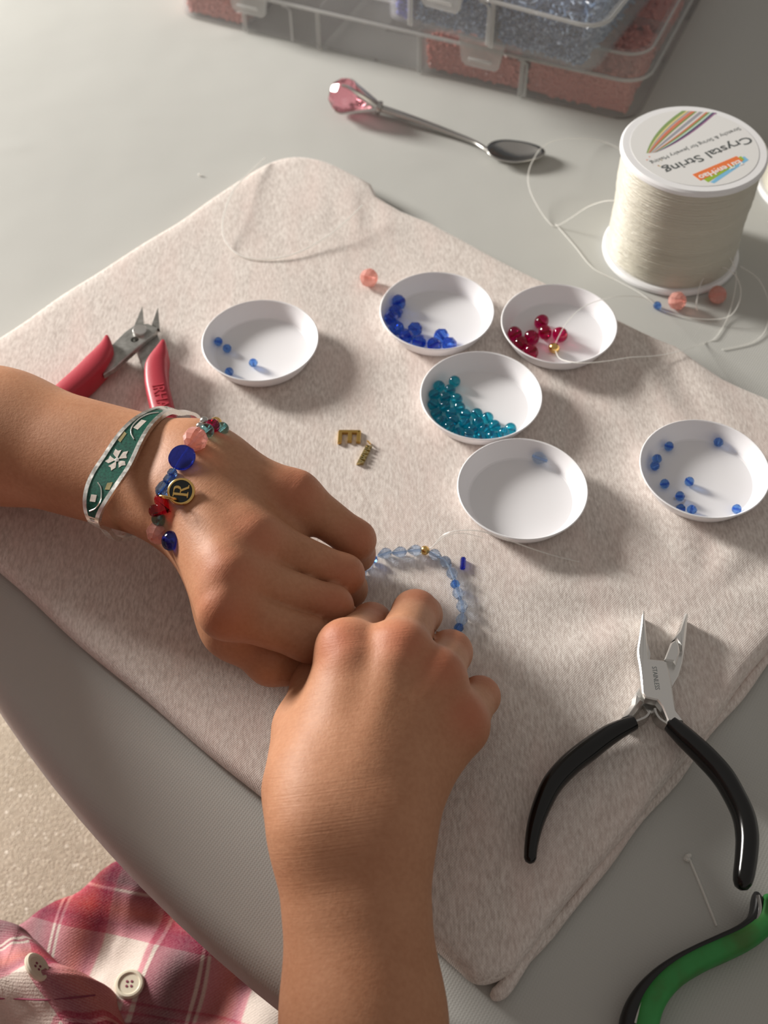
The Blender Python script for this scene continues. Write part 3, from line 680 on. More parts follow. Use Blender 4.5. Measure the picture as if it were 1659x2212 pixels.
def bead_mesh(name, material, r, smooth, **kw):
    me = mesh_from(name, bead_mb(r, **kw), (0, 0, 0), smooth, 30 if smooth else None); me.materials.append(M[material]); return me
BM = {'sapphire': bead_mesh('sapphire_bead', 'glass_sapphire', 3.4, False, n=8, nv=5, el=.88, hole=.6),
      'blue': bead_mesh('blue_bead', 'glass_blue', 1.95, False, n=8, nv=5, el=.92, hole=.4),
      'teal': bead_mesh('teal_bead', 'glass_teal', 2.45, True, n=18, nv=10, el=.95, hole=.45),
      'ruby': bead_mesh('ruby_bead', 'glass_ruby', 3.35, True, n=18, nv=10, el=.86, hole=.5),
      'gold': bead_mesh('gold_bead', 'gold', 2.4, True, n=20, nv=10, el=.92, hole=.7),
      'pear': bead_mesh('teardrop_bead', 'glass_pale_blue', 2.5, False, n=8, nv=6, el=1.25, hole=.45, pear=.5),
      'pink': bead_mesh('pink_bead', 'glass_pink', 4.2, False, n=9, nv=6, el=.95, hole=.7)}
def put_bead(kind, name, pos, axis, label, group=None):
    o = bpy.data.objects.new(name, BM[kind]); COL.objects.link(o); o.location = wpos(pos)
    o.rotation_euler = Vector(axis).to_track_quat('Z', 'X').to_euler(); return tag(o, label, 'bead', group)
def dish_beads(dn, kind, name, r, pts, label, group, odd={}):
    c = D[dn]; P = [J(x, y, 1.15+r) for x, y in pts]; P = [np.array([p[0], p[1], 1.15+r]) for p in P]
    for it in range(60):
        for i in range(len(P)):
            for j in range(i):
                d = P[i]-P[j]; L = np.linalg.norm(d)+1e-6
                if L < 1.93*r: s_ = (1.93*r-L)/2*d/L; s_[2] = abs(s_[2]); P[i] += s_*.5; P[j] -= s_*.5*np.array([1, 1, 0])
        for p in P:
            p[2] = max(p[2], 1.15+r*.97); v_ = p[:2]-c; L = np.linalg.norm(v_); mx_ = DB-.6+(p[2]-1.15)*.55-r*.98
            if L > mx_: p[:2] = c+v_/L*mx_; p[2] += .04
    for i, p in enumerate(P):
        a = rnd.uniform(0, 6.28); kd, lb = odd.get(i, (kind, label)); put_bead(kd, name, p, (math.cos(a), math.sin(a), rnd.uniform(-.25, .6)), lb, group)
Zm = lambda x0, y0, s_, L: [(x0+a/s_, y0+b/s_) for a, b in L]
dish_beads('d4', 'teal', 'teal_bead', 2.4, Zm(880, 780, 5.35, [(545, 235), (367, 290), (492, 335), (312, 390), (445, 440), (580, 480), (305, 505), (455, 545), (640, 580), (330, 610), (510, 645), (750, 660), (610, 725), (905, 665), (385, 715), (470, 785), (725, 760), (1005, 750), (870, 780), (600, 850), (735, 880), (860, 880), (985, 860), (1150, 810), (1060, 860), (680, 620), (545, 740), (800, 720)]),
           'round teal glass bead in the heap of teal beads', 'teal beads in one dish')
dish_beads('d2', 'sapphire', 'sapphire_bead', 3.35, Zm(800, 570, 5.925, [(350, 535), (320, 680), (340, 810), (345, 940), (440, 985), (560, 850), (530, 1010), (690, 1060), (850, 1060), (905, 935)]),
           'sapphire blue faceted bead among large blue beads in a dish', 'sapphire beads in one dish')
dish_beads('d3', 'ruby', 'ruby_bead', 3.3, Zm(720, 560, 2.44, [(1097, 330), (1115, 385), (1195, 397), (953, 395), (1033, 420), (965, 460), (1010, 505)]),
           'ruby red glass bead in the dish with one gold bead', 'ruby beads in one dish')
dish_beads('d1', 'blue', 'blue_bead', 1.95, Zm(420, 620, 5.925, [(307, 697), (417, 785), (752, 970), (445, 1083)]),
           'small blue bead in the dish beside the red-handled cutters', 'four blue beads in one dish')
dish_beads('d6', 'blue', 'blue_bead', 1.95, Zm(1370, 880, 5.74, [(432, 482), (1065, 390), (282, 640), (257, 722), (378, 948), (683, 920), (567, 1102), (565, 1275), (715, 1268), (1283, 1275)]),
           'small blue bead in the dish near the board edge', 'ten blue beads in one dish')
p = J(1166, 990, 3.4); put_bead('pear', 'teardrop_bead', p, (.9, -.3, -.2), 'pale blue faceted teardrop bead alone in a white dish')
gp = J(1197, 752, 3.4); put_bead('gold', 'gold_bead', gp, (.5, .3, .8), 'shiny gold round bead in the dish of ruby beads')
put_bead('pink', 'pink_bead', J(797, 600, 4.0), (.8, -.5, .2), 'salmon pink faceted bead lying on the cream bead board')
put_bead('pink', 'pink_bead', J(1463, 650, TZ+4), (.5, -.6, .5), 'salmon pink faceted bead on the grey cloth beside the tiny blue bead')
put_bead('pink', 'pink_bead', J(1550, 637, TZ+4), (1, .1, .1), 'salmon pink faceted bead on the grey cloth ringed by a loop of string')
put_bead('blue', 'blue_bead', J(1420, 660, TZ+1.8), (.8, .5, .2), 'tiny blue bead on the grey cloth beside a pink bead')
for (x, y), dr, lab in (((1000, 1217), (.12, 1, .02), 'navy bugle bead on the board outside the pale blue bead strand'), ((783, 1267), (.2, 1, .02), 'navy bugle bead on the board touching the fingers of the braceleted hand')):
    mb = MB(); c = J(x, y, 1.0); d = np.array(dr); d = d/np.linalg.norm(d)
    A = frame(d); mb.lathe([(.35, -2.3), (.95, -2.3), (.95, 2.3), (.35, 2.3)], 6, c, A, close=True)
    solid('bugle_bead', mb, 'glass_navy', c, lab, 'bead', 'navy bugle beads', smooth=False)

# ---------------------------------------------------------------- strand being threaded
def string_mb(pts, r=.32, n=8): mb = MB(); return mb.tube(smooth_path(pts, n), r, 6)
ZS = lambda L: [(720+a/4.608, 1140+b/4.608) for a, b in L]
st = thing('bead_strand', 'half-threaded bracelet of pale blue crystal beads with a gold bead', 'bracelet', (*J(900, 1290, 0)[:2], 0))
loop = [(700, 1330), (725, 1285), (752, 1255), (778, 1238), (793, 1224), (806, 1209), (830, 1196), (863, 1192), (896, 1189), (918, 1189), (940, 1198), (963, 1214), (977, 1240), (983, 1262), (990, 1282), (998, 1311), (997, 1340), (990, 1358), (975, 1372), (933, 1385), (900, 1400), (860, 1420), (800, 1425), (760, 1410)]
mb = string_mb([J(x, y, 2.2) for x, y in loop], .3, 5); part(st, 'elastic_string', mb, 'bead_string')
mb = string_mb([J(918, 1189, 2.2), J(905, 1198, 1.5), J(880, 1208, 1), J(852, 1204, 1.5), J(838, 1196, 2)], .25); part(st, 'elastic_string', mb, 'bead_string')
mb = string_mb([J(921, 1189, 2.4), J(935, 1180, 4), J(958, 1156, 9), J(990, 1146, 12), J(1035, 1147, 12), J(1080, 1160, 9), J(1140, 1182, 4), J(1195, 1200, 1), J(1252, 1214, .4)], .26); part(st, 'elastic_string', mb, 'bead_string')
mb = string_mb([J(921, 1190, 2.4), J(937, 1178, 3), J(962, 1158, 5), J(1000, 1152, 4), J(1045, 1162, 1)], .2); part(st, 'elastic_string', mb, 'bead_string')
pear_mb = lambda: bead_mb(2.15, .4, 8, 6, 1.28, .5)
seq = [((778, 1240), 'pear', -1), ((793, 1223), 'pear', -1), ((806, 1208), 'small', 1), ((831, 1196), 'pear', -1), ((863, 1193), 'pear', -1), ((896, 1189), 'pear', -1), ((918, 1189), 'gold', 1),
       ((941, 1199), 'pear', 1), ((964, 1215), 'pear', 1), ((977, 1240), 'pear', 1), ((983, 1262), 'small', 1), ((990, 1283), 'pear', 1), ((998, 1311), 'pear', 1), ((997, 1340), 'pear', 1), ((991, 1356), 'small', 1), ((976, 1372), 'pear', 1),
       ((934, 1386), 'pear', 1), ((752, 1258), 'pear', -1), ((728, 1283), 'pear', -1), ((900, 1402), 'pear', 1)]
LP = [J(x, y, 2.2) for x, y in loop]
SMALL = bead_mb(1.75, .4, 8, 5, .95); GOLDB = bead_mb(1.75, .4, 18, 9, .95)
for (x, y), kd, sg in seq:
    c = J(x, y, 2.15); i = int(np.argmin([np.linalg.norm(c-q) for q in LP])); tdir = LP[min(i+1, len(LP)-1)]-LP[max(i-1, 0)]; tdir /= np.linalg.norm(tdir)
    A = frame(tdir*sg); src = {'pear': pear_mb(), 'small': SMALL, 'gold': GOLDB}[kd]; mb = MB(); mb.add([c+A@np.array(v_) for v_ in src.V], src.F)
    part(st, 'crystal_bead' if kd != 'gold' else 'gold_bead', mb, {'pear': 'glass_pale_blue', 'small': 'glass_blue', 'gold': 'gold'}[kd], smooth=kd == 'gold', label='shiny gold bead' if kd == 'gold' else None)

# ---------------------------------------------------------------- charms
Zc = lambda a, b, z=0: J(700+a/11.85, 900+b/11.85, z)
E_ = [(385, 340), (925, 345), (945, 380), (925, 655), (825, 650), (845, 420), (720, 415), (705, 635), (600, 630), (615, 415), (470, 415), (440, 665), (345, 665), (365, 380)]
mb = MB(); mb.prism([Zc(a, b, 1.2) for a, b in E_], .1, 1.4, .15); c = Zc(640, 500)
eo = thing('letter_charm', 'flat gold letter E charm lying on the board', 'charm', (*c[:2], 0)); el_ = part(eo, 'letter', mb, 'brass', angle=30); drill(el_, *Zc(890, 378, 1.4)[:2], .26, -1, 3)
c = Zc(1010, 940); mo = thing('word_charm', 'small gold bar charm spelling MAMA on the board', 'charm', (*c[:2], 0))
mb = MB(); mb.prism([Zc(a, b, .6) for a, b in ((1080, 720), (1215, 780), (1000, 1225), (825, 1215))], .05, .7); part(mo, 'bar', mb, 'old_gold', angle=30)
a0, a1 = Zc(1170, 735, 1.2), Zc(910, 1235, 1.2); xd = a1-a0; L = np.linalg.norm(xd); xd /= L; yd = np.array([-xd[1], xd[0], 0])
tm = text_mb('MAMA', 0, (0, 0, 0), (1, 0, 0), (0, 1, 0), .1, bold=.02); tv = np.array(tm.V); sx_ = (L-.3)/tv[:, 0].max(); sy_ = 2.3/tv[:, 1].max()
wl = text_mb('MAMA', 0, a0-yd*1.15+np.array([0, 0, -.2]), xd*sx_, yd*sy_, .5, bold=.02); part(mo, 'lettering', wl, 'old_gold', smooth=False)
mb = MB(); A = frame((.75, .45, .5)); ringc = Zc(1150, 660, 1.2); mb.tube([ringc+A@np.array([.95*math.cos(t_), .95*math.sin(t_), 0]) for t_ in np.linspace(0, 2*math.pi, 20, False)], .28, 8, closed=True); part(mo, 'jump_ring', mb, 'gold')

# ---------------------------------------------------------------- bangle on the wrist
Cb = J(322, 1010, 35.5); Ub = J(408, 888, 35.5)-Cb; Nb = np.array([-7., -14., 17.5]); Ab = np.cross(Nb, Ub); Ab /= np.linalg.norm(Ab)
Ub = Ub/np.linalg.norm(Ub)*28.2
PUSH = []
def bp(t_, w_, lift=0.):
    e = math.radians(t_); p_ = Cb+Ub*math.cos(e)+Nb*math.sin(e); n_ = Ub/28.2*math.cos(e)*.75+Nb/23.*math.sin(e); n_ /= np.linalg.norm(n_)
    i_ = (t_ % 360)/3.; k_ = int(i_) % 120; f_ = i_-int(i_)
    if len(PUSH): p_ = p_+PUSH[k_]*(1-f_)+PUSH[(k_+1) % 120]*f_
    return p_+Ab*w_+n_*lift, n_
PUSH = []; _a = []; _d = []
for k in range(120):                         # keep the ring clear of the wrist
    p_ = bp(k*3., 0)[0]; ap = L_w+L_dir*((p_-L_w)@L_dir); d_ = p_-ap; r_ = np.linalg.norm(d_); d_ /= r_
    h_ = bvhL.ray_cast(Vector(ap+d_*70), Vector(-d_)); rs = np.linalg.norm(np.array(h_[0])-ap) if h_[0] is not None else 0
    _a.append(max(0., rs+1.9-r_)); _d.append(d_)
_a = np.array(_a); _a = np.maximum.reduce([np.roll(_a, q) for q in (-2, -1, 0, 1, 2)])
for q in range(6): _a = (np.roll(_a, 1)+_a*2+np.roll(_a, -1))/4
PUSH = [a_*d_ for a_, d_ in zip(_a, _d)]
bg = thing('bangle', 'silver hinged bangle with green stone and shell flower inlay on the wrist', 'bangle', Cb-np.array([0, 0, 24]))
T0, T1 = 24., 158.
def hwid(t_): s_ = (t_-T0)/(T1-T0); return 2.3+3.5*max(0, math.sin(math.pi*min(1, max(0, (s_-.06)/.88))))**1.3
def strip(ts, wa, wb, z0, z1, mb):
    vs = []; n_ = len(ts)
    for t_ in ts:
        for w_, z in ((wa(t_), z0), (wb(t_), z0), (wb(t_), z1), (wa(t_), z1)): vs.append(bp(t_, w_, z)[0])
    fs = [(0, 1, 2, 3), tuple(4*(n_-1)+q for q in (3, 2, 1, 0))]
    for i in range(n_-1):
        for q in range(4): fs.append((4*i+q, 4*i+(q+1) % 4, 4*i+4+(q+1) % 4, 4*i+4+q))
    mb.add(vs, fs)
ts = np.linspace(T0, T1, 48)
mb = MB(); fr = 1.45
strip(ts, lambda t_: -hwid(t_), lambda t_: -hwid(t_)+fr, -1.1, .75, mb); strip(ts, lambda t_: hwid(t_)-fr, lambda t_: hwid(t_), -1.1, .75, mb)
strip(ts[5:-4], lambda t_: -hwid(t_)+.4, lambda t_: hwid(t_)-.4, -1.1, .1, mb)
for ta, tb_ in ((T0, T0+2.5), (T0+13, T0+16), (T1-15, T1-12.5), (T1-2.5, T1)): strip(np.linspace(ta, tb_, 3), lambda t_: -hwid(t_)+.3, lambda t_: hwid(t_)-.3, -1.1, .7, mb)
part(bg, 'plate', mb, 'silver', angle=35)
mb = MB(); strip(ts[6:-5], lambda t_: -hwid(t_)+fr*.9, lambda t_: hwid(t_)-fr*.9, 0, .45, mb); inl = part(bg, 'stone_inlay', mb, 'malachite', angle=35)
tm_ = 84.
def patch(poly, lift0, lift1, mb):
    n_ = len(poly); vs = [bp(t_, w_, lift0)[0] for t_, w_ in poly]+[bp(t_, w_, lift1)[0] for t_, w_ in poly]
    mb.add(vs, [tuple(range(n_)), tuple(range(n_, 2*n_))]+[(i, (i+1) % n_, n_+(i+1) % n_, n_+i) for i in range(n_)])
deg = 2.35                                    # degrees of arc per mm
for k in range(5):
    a = k*2*math.pi/5+.3; poly = []
    for da, rr in ((-.0, .45), (-.42, 1.9), (-.5, 2.9), (-.12, 2.75), (.1, 3.6), (.42, 2.6), (.42, 1.9)):
        poly.append((tm_+rr*1.12*math.sin(a+da)*deg, rr*1.12*math.cos(a+da)*.98))
    mb = MB(); patch(poly, .3, .62, mb); part(bg, 'shell_petal', mb, 'shell', smooth=False)
mb = MB(); patch([(tm_+.75*math.sin(q)*deg, .75*math.cos(q)) for q in np.linspace(0, 6.283, 10, False)], .3, .85, mb); part(bg, 'flower_centre', mb, 'silver', smooth=False)
for pts_, mt_ in ((((55, -.9), (55, 1.0), (61.5, 1.2), (62, -.7)), 'shell'), (((66, 1.9), (65, 3.3), (71, 3.6), (72, 2.2)), 'shell_gold'), (((118, 1.9), (117, -.1), (124, -.4), (125, 1.6)), 'shell'), (((102, -3.2), (104, -1.6), (110, -1.9), (109, -3.5)), 'shell_gold')):
    mb = MB(); patch(list(pts_), .3, .6, mb); part(bg, 'shell_chip', mb, mt_, smooth=False)
for pts_ in (((45, -.9), (49, 1.1), (55, 2.0), (61, 1.9), (65, .5), (68, -1.8)), ((136, .9), (131, -1.), (125, -1.8), (118, -1.9), (110, -.5), (106, 1.6))):
    mb = MB(); mb.tube(smooth_path([bp(a, b, .58)[0] for a, b in pts_], 5), .24, 6); part(bg, 'silver_wire', mb, 'silver')
mb = MB(); tt = np.linspace(T1-4, 360+T0+4, 70); strip(tt, lambda t_: -1.45, lambda t_: 1.45, -.9, .7, mb); part(bg, 'back_band', mb, 'silver', angle=35)
for ta in (T0+7.5, T1-7.):
    mb = MB(); mb.tube([bp(ta, -1.6, .1)[0], bp(ta, 1.6, .1)[0]], .8, 10); part(bg, 'hinge', mb, 'silver')

# ---------------------------------------------------------------- bead bracelet on the wrist
br = thing('bead_bracelet', 'stretch bracelet of mixed glass beads with a round R charm on the wrist', 'bracelet', J(400, 1048, 16))
spots = {}
def wb(name, x, y, r, material, shape='round', el=1., zfix=None, axis=None, lift=None, sub=None):
    c, n_ = on_skin(x, y, (lift if lift is not None else r*.9))
    if c is None: c = J(x, y, zfix if zfix is not None else 38); n_ = np.array([0, 0, 1.])
    else: c = J(x, y, c[2])
    ax_ = np.array(axis if axis is not None else (.35, .75, -.2), float); ax_ = ax_/np.linalg.norm(ax_)
    mb = MB()
    if shape == 'round': src = bead_mb(r, .45, 18, 10, el)
    elif shape == 'facet': src = bead_mb(r, .5, 9, 6, el)
    if shape == 'disc':
        A = frame(n_*.8-ray(x, y)*.6, ax_); src = MB(); src.lathe([(0, -1.3), (r*.55, -1.25), (r*.9, -.8), (r, 0), (r*.9, .8), (r*.55, 1.25), (0, 1.3)], 36)
    elif shape == 'heart':
        A = frame(n_*.5-ray(x, y)*.7, ax_); src = MB()
        po = [(r*1.05*(16*math.sin(q)**3)/16, r*(13*math.cos(q)-5*math.cos(2*q)-2*math.cos(3*q)-math.cos(4*q))/16) for q in np.linspace(0, 2*math.pi, 26, False)]
        src.prism(po, -1.6, 1.8, .8)
    else: A = frame(ax_) if shape != 'disc' else A
    mb.add([c+A@np.array(v_) for v_ in src.V], src.F); spots[(x, y)] = c
    part(br, name, mb, material, smooth=shape != 'facet', label=sub)
wb('bead', 480, 926, 2.3, 'glass_aqua', zfix=33); wb('gold_bead', 466, 914, 2.2, 'gold', zfix=35)
wb('bead', 459, 920, 2.6, 'glass_ruby', 'facet', zfix=37); wb('spacer_bead', 441, 910, 1.6, 'steel', zfix=38); wb('spacer_bead', 432, 921, 1.4, 'steel', zfix=41); wb('bead', 447, 930, 2.5, 'glass_aqua', el=.9, zfix=43)
wb('faceted_bead', 422, 948, 4.2, 'glass_pink', 'facet', el=.95); wb('disc_bead', 393, 988, 4.5, 'glass_navy', 'disc', lift=2.)
wb('bead', 372, 1022, 1.7, 'glass_blue', 'facet'); wb('bead', 366, 1036, 2.0, 'glass_blue', 'facet', el=1.2); wb('bead', 354, 1056, 2.6, 'glass_blue', 'facet', el=1.3)
wb('heart_bead', 347, 1094, 3.9, 'glass_dark_red', 'heart', lift=2.4); wb('bead', 343, 1122, 2.5, 'glass_aqua', 'round', el=.85)
wb('faceted_bead', 342, 1151, 4.0, 'glass_pink', 'facet', el=.95, zfix=26, lift=4.6); wb('flat_bead', 368, 1168, 3.3, 'glass_navy', 'round', el=.8, zfix=20, axis=(.6, .3, -.6))
und = [J(480, 926, 32), J(500, 950, 22), J(505, 985, 12.), J(480, 1040, 9.), J(440, 1100, 9), J(400, 1150, 12), J(368, 1168, 19)]
mb = string_mb([J(466, 914, 35), *und], .35); part(br, 'elastic_string', mb, 'bead_string')
top = [spots[k_] for k_ in spots]
mb = string_mb(top, .35, 4); part(br, 'elastic_string', mb, 'bead_string')
c, n_ = on_skin(398, 1068, 2.0); A = frame(n_*.65-ray(398, 1068)*.75, (-.15, 1., .0))
# the letter's foot points to the fingers: local x = reading direction
rd = np.array([.14, .97, .1]); A = frame(n_*.65-ray(398, 1068)*.75, rd)
cr_ = 4.35
def lp(q): return c+A@np.array(q, float)
chm = MB(); chm.add([lp(v_) for v_ in MB().lathe([(0, -.9), (cr_, -.9), (cr_+.1, -.5), (cr_+.1, .5), (cr_-.2, .75), (cr_-.65, .75), (cr_-.75, .35), (0, .35)], 48).V], MB().lathe([(0, 0)]*8, 48).F)
R_c = part(br, 'round_charm', chm, 'gold', label='round black enamel charm with a gold letter R')
mb = MB(); mb.add([lp(v_) for v_ in MB().lathe([(0, .3), (cr_-.72, .3), (cr_-.74, .5), (0, .52)], 40).V], MB().lathe([(0, 0)]*4, 40).F); part(R_c, 'enamel', mb, 'black_enamel')
RL = [  # serif capital R, unit height 1, drawn as overlapping solids
    [(-.36, -.5), (.0, -.5), (.0, -.44), (-.10, -.42), (-.10, .42), (.0, .44), (.0, .5), (-.36, .5), (-.36, .44), (-.26, .42), (-.26, -.42), (-.36, -.44)],
    [(-.10, .5), (.12, .5), (.26, .44), (.33, .33), (.33, .18), (.26, .06), (.12, -.01), (-.10, -.01), (-.10, .06), (.06, .06), (.14, .12), (.17, .24), (.14, .38), (.06, .43), (-.10, .43)],
    [(-.02, .0), (.13, .0), (.34, -.42), (.44, -.44), (.44, -.5), (.22, -.5)]]
mb = MB()
for po in RL: src = MB().prism([(x*5.3, y*5.0) for x, y in po], .35, .78, .08); mb.add([lp(v_) for v_ in src.V], src.F)
part(R_c, 'letter', mb, 'gold', angle=30)
mb = MB(); jr = J(363, 1075, c[2]+.6); A2 = frame((.2, .9, .5)); mb.tube([jr+A2@np.array([2.7*math.cos(t_), 2.0*math.sin(t_), 0]) for t_ in np.linspace(0, 2*math.pi, 24, False)], .35, 8, closed=True); part(br, 'jump_ring', mb, 'gold')

# ---------------------------------------------------------------- black-handled pliers
Zp = lambda a, b, z=8: J(1330+a/6.91, 1300+b/6.91, z)
Zq = lambda a, b, z=6: J(1000+a/2.3, 1250+b/2.3, z)
plr = thing('flat_nose_pliers', 'steel jewellery pliers with glossy black handles, jaws open', 'pliers', (*J(1420, 1500)[:2], 0))
PA = [(415, 125), (390, 200), (380, 320), (350, 540), (322, 720), (330, 820), (360, 1000), (378, 1180), (395, 1360), (440, 1430), (620, 1470), (690, 1560), (780, 1780), (1010, 1780), (900, 1620), (865, 1420), (830, 1180), (765, 900), (700, 870), (495, 852), (470, 590), (440, 280), (432, 150)]
mb = MB(); mb.prism([Zp(a, b, 8.2) for a, b in PA], 4.6, 8.4, .45); hA = part(plr, 'upper_half', mb, 'bright_steel', angle=30)
mb = MB(); mb.prism([Zp(a, b, 5) for a, b in [(420, 140), (385, 330), (345, 560), (322, 740), (365, 1000), (500, 1000), (520, 760), (470, 590), (445, 280)]], .6, 4.7); part(plr, 'jaw', mb, 'bright_steel', angle=30)
PB = [(1040, 150), (1090, 165), (1075, 330), (1045, 620), (1005, 880), (945, 1080), (850, 1240), (700, 1400), (430, 1490), (300, 1640), (200, 1760), (50, 1750), (160, 1620), (240, 1500), (250, 1430), (305, 1340), (400, 1180), (560, 960), (720, 865), (820, 610), (940, 420), (1025, 200)]
mb = MB(); mb.prism([Zp(a, b, 5.5) for a, b in PB], .5, 4.55, .4); part(plr, 'lower_half', mb, 'bright_steel', angle=30)
mb = MB(); mb.prism([Zp(a, b, 7.5) for a, b in [(820, 610), (900, 560), (950, 650), (960, 740), (900, 940), (860, 890), (725, 862)]], 4.5, 7.6, .6); part(plr, 'jaw_shoulder', mb, 'bright_steel', angle=30)
mb = MB(); mb.prism([Zp(a, b, 6.5) for a, b in [(1040, 155), (1088, 168), (1070, 330), (1040, 600), (1000, 760), (960, 740), (950, 650), (900, 560), (825, 605), (940, 420)]], 4.5, 6.6, .8); part(plr, 'jaw', mb, 'bright_steel', angle=30)
mb = MB(); mb.prism([Zp(a, b, 4.8) for a, b in [(400, 1380), (620, 1440), (720, 1640), (500, 1610), (430, 1500)]], .4, 2.6); part(plr, 'joint', mb, 'bright_steel', angle=30)
mb = MB(); mb.prism([Zp(a, b, 5.2) for a, b in [(770, 880), (905, 950), (850, 1240), (800, 1160)]], 4.4, 4.65); part(plr, 'joint', mb, 'bright_steel', angle=30)
mb = MB(); mb.prism([Zp(a, b, 7) for a, b in [(420, 1470), (310, 1335), (250, 1430), (240, 1510), (150, 1640), (50, 1750), (200, 1750), (300, 1640)]], 4.4, 7., 1.2); part(plr, 'shank', mb, 'bright_steel', angle=30)
a0, a1 = Zp(540, 965, 8.4), Zp(590, 1310, 8.4); xd = a1-a0; xd[2] = 0; L = np.linalg.norm(xd); xd /= L; yd = np.array([-xd[1], xd[0], 0])
tm = text_mb('STAINLESS', 0, (0, 0, 0), (1, 0, 0), (0, 1, 0), .1); tv = np.array(tm.V); sx_ = L/tv[:, 0].max(); sy_ = 1.55/tv[:, 1].max()
wl = text_mb('STAINLESS', 0, a0+np.array([0, 0, .01]), xd*sx_, yd*sy_, .06); part(hA, 'lettering', wl, 'ink', smooth=False)
def bent_strip(pts, w_, th, mb):
    P = smooth_path(pts, 6); n_ = len(P); vs = []
    for i in range(n_):
        d = P[min(i+1, n_-1)]-P[max(i-1, 0)]; d /= np.linalg.norm(d); s_ = np.cross(d, [0, 0, 1.]); s_ /= np.linalg.norm(s_)
        for a, b in ((-1, 0), (1, 0), (1, 1), (-1, 1)): vs.append(P[i]+s_*a*th/2+np.array([0, 0, 1])*(b-.5)*w_)
    fs = [(0, 1, 2, 3), tuple(4*(n_-1)+q for q in (3, 2, 1, 0))]
    for i in range(n_-1):
        for q in range(4): fs.append((4*i+q, 4*i+(q+1) % 4, 4*i+4+(q+1) % 4, 4*i+4+q))
    mb.add(vs, fs)
mb = MB(); bent_strip([Zp(500, 1680, 4), Zp(440, 1760, 4), (Zp(340, 1810, 4)), Zp(230, 1850, 4)], 5, .7, mb); part(plr, 'leaf_spring', mb, 'steel')
mb = MB(); bent_strip([Zp(565, 1640, 4), Zp(590, 1720, 4), Zp(650, 1800, 4), Zp(760, 1870, 4)], 5, .7, mb); part(plr, 'leaf_spring', mb, 'steel')
def grip(pts, ws, z, zs, material, parent, name='handle', flat=1.15):
    P = [Zq(a, b, z) for a, b in pts]; sc_ = np.linalg.norm(Zq(pts[0][0]+100, pts[0][1], z)-Zq(*pts[0], z))/100
    Q = smooth_path(P, 6); rr = np.interp(np.linspace(0, len(P)-1, len(Q)), range(len(P)), [w_/2*sc_ for w_ in ws])
    d0 = Q[-1]-Q[-2]; d0 /= np.linalg.norm(d0); Q = Q+[Q[-1]+d0*rr[-1]*.5, Q[-1]+d0*rr[-1]*.8]; rr = list(rr)+[rr[-1]*.75, rr[-1]*.25]
    mb = MB(); mb.tube(Q, rr, 18, flat=flat); return part(parent, name, mb, material, angle=60)
hl = grip([(850, 715), (735, 772), (625, 850), (525, 930), (445, 1020), (395, 1120), (360, 1220), (340, 1320), (334, 1390)], [72, 100, 112, 110, 104, 92, 78, 64, 58], 5.6, 1, 'black_rubber', plr)
hr = grip([(1030, 720), (1105, 790), (1205, 885), (1290, 980), (1350, 1080), (1395, 1180), (1412, 1280), (1408, 1380), (1396, 1470), (1388, 1510)], [84, 104, 112, 112, 108, 108, 108, 104, 98, 84], 5.8, 1, 'black_rubber', plr)

# ---------------------------------------------------------------- red-handled cutters
Zr = lambda a, b, z=6: J(100+a/5.18, 620+b/5.18, z)
cu = thing('flush_cutters', 'small flush cutters with red rubber handles beside a white dish', 'cutters', (*J(300, 760)[:2], 0))
mb = MB(); mb.prism([Zr(a, b, 7) for a, b in [(975, 432), (1000, 425), (1130, 405), (1250, 450), (1215, 512), (1010, 682), (760, 905), (640, 980), (600, 900), (735, 640), (880, 500)]], 4.6, 7., .3); cuh = part(cu, 'upper_half', mb, 'worn_steel', angle=30)
mb = MB(); mb.prism([Zr(a, b, 4.5) for a, b in [(960, 440), (1200, 430), (1262, 560), (1285, 650), (1250, 900), (1110, 960), (1030, 780), (960, 600)]], 1.6, 4.55, .3); part(cu, 'lower_half', mb, 'worn_steel', angle=30)
def blade(tip, b1_, b2_, b3_, z0, z1):
    mb = MB(); t0 = Zr(*tip, (z0+z1)/2); q = [Zr(*b1_, z1), Zr(*b2_, z1), Zr(*b3_, z1)]; lowq = [np.array([p_[0], p_[1], z0]) for p_ in q]
    vs = [t0]+q+lowq; mb.add(vs, [(0, 1, 2), (0, 2, 3), (0, 5, 4), (0, 6, 5), (0, 4, 1), (0, 3, 6), (1, 4, 5, 2), (2, 5, 6, 3)]); part(cu, 'blade', mb, 'worn_steel', smooth=False)
blade((1075, 215), (980, 440), (1040, 425), (1090, 415), 2.5, 6.4); blade((1250, 225), (1180, 420), (1225, 440), (1268, 470), 4.7, 6.8)
mb = MB(); c = Zr(1045, 482, 8); mb.lathe([(0, 0), (2.9, 0), (3., .4), (3., 1.3), (2.7, 1.6), (0, 1.7)], 28, (*c[:2], 6.9)); part(cu, 'rivet', mb, 'bright_steel')
c = Zr(990, 588, 7); drill(cuh, *c[:2], 1.7, 4, 9)
mb = MB(); mb.tube(smooth_path([Zr(740, 900, 3), Zr(860, 790, 3), Zr(1000, 690, 3), Zr(1060, 850, 3)], 6), .5, 6); part(cu, 'return_spring', mb, 'steel')
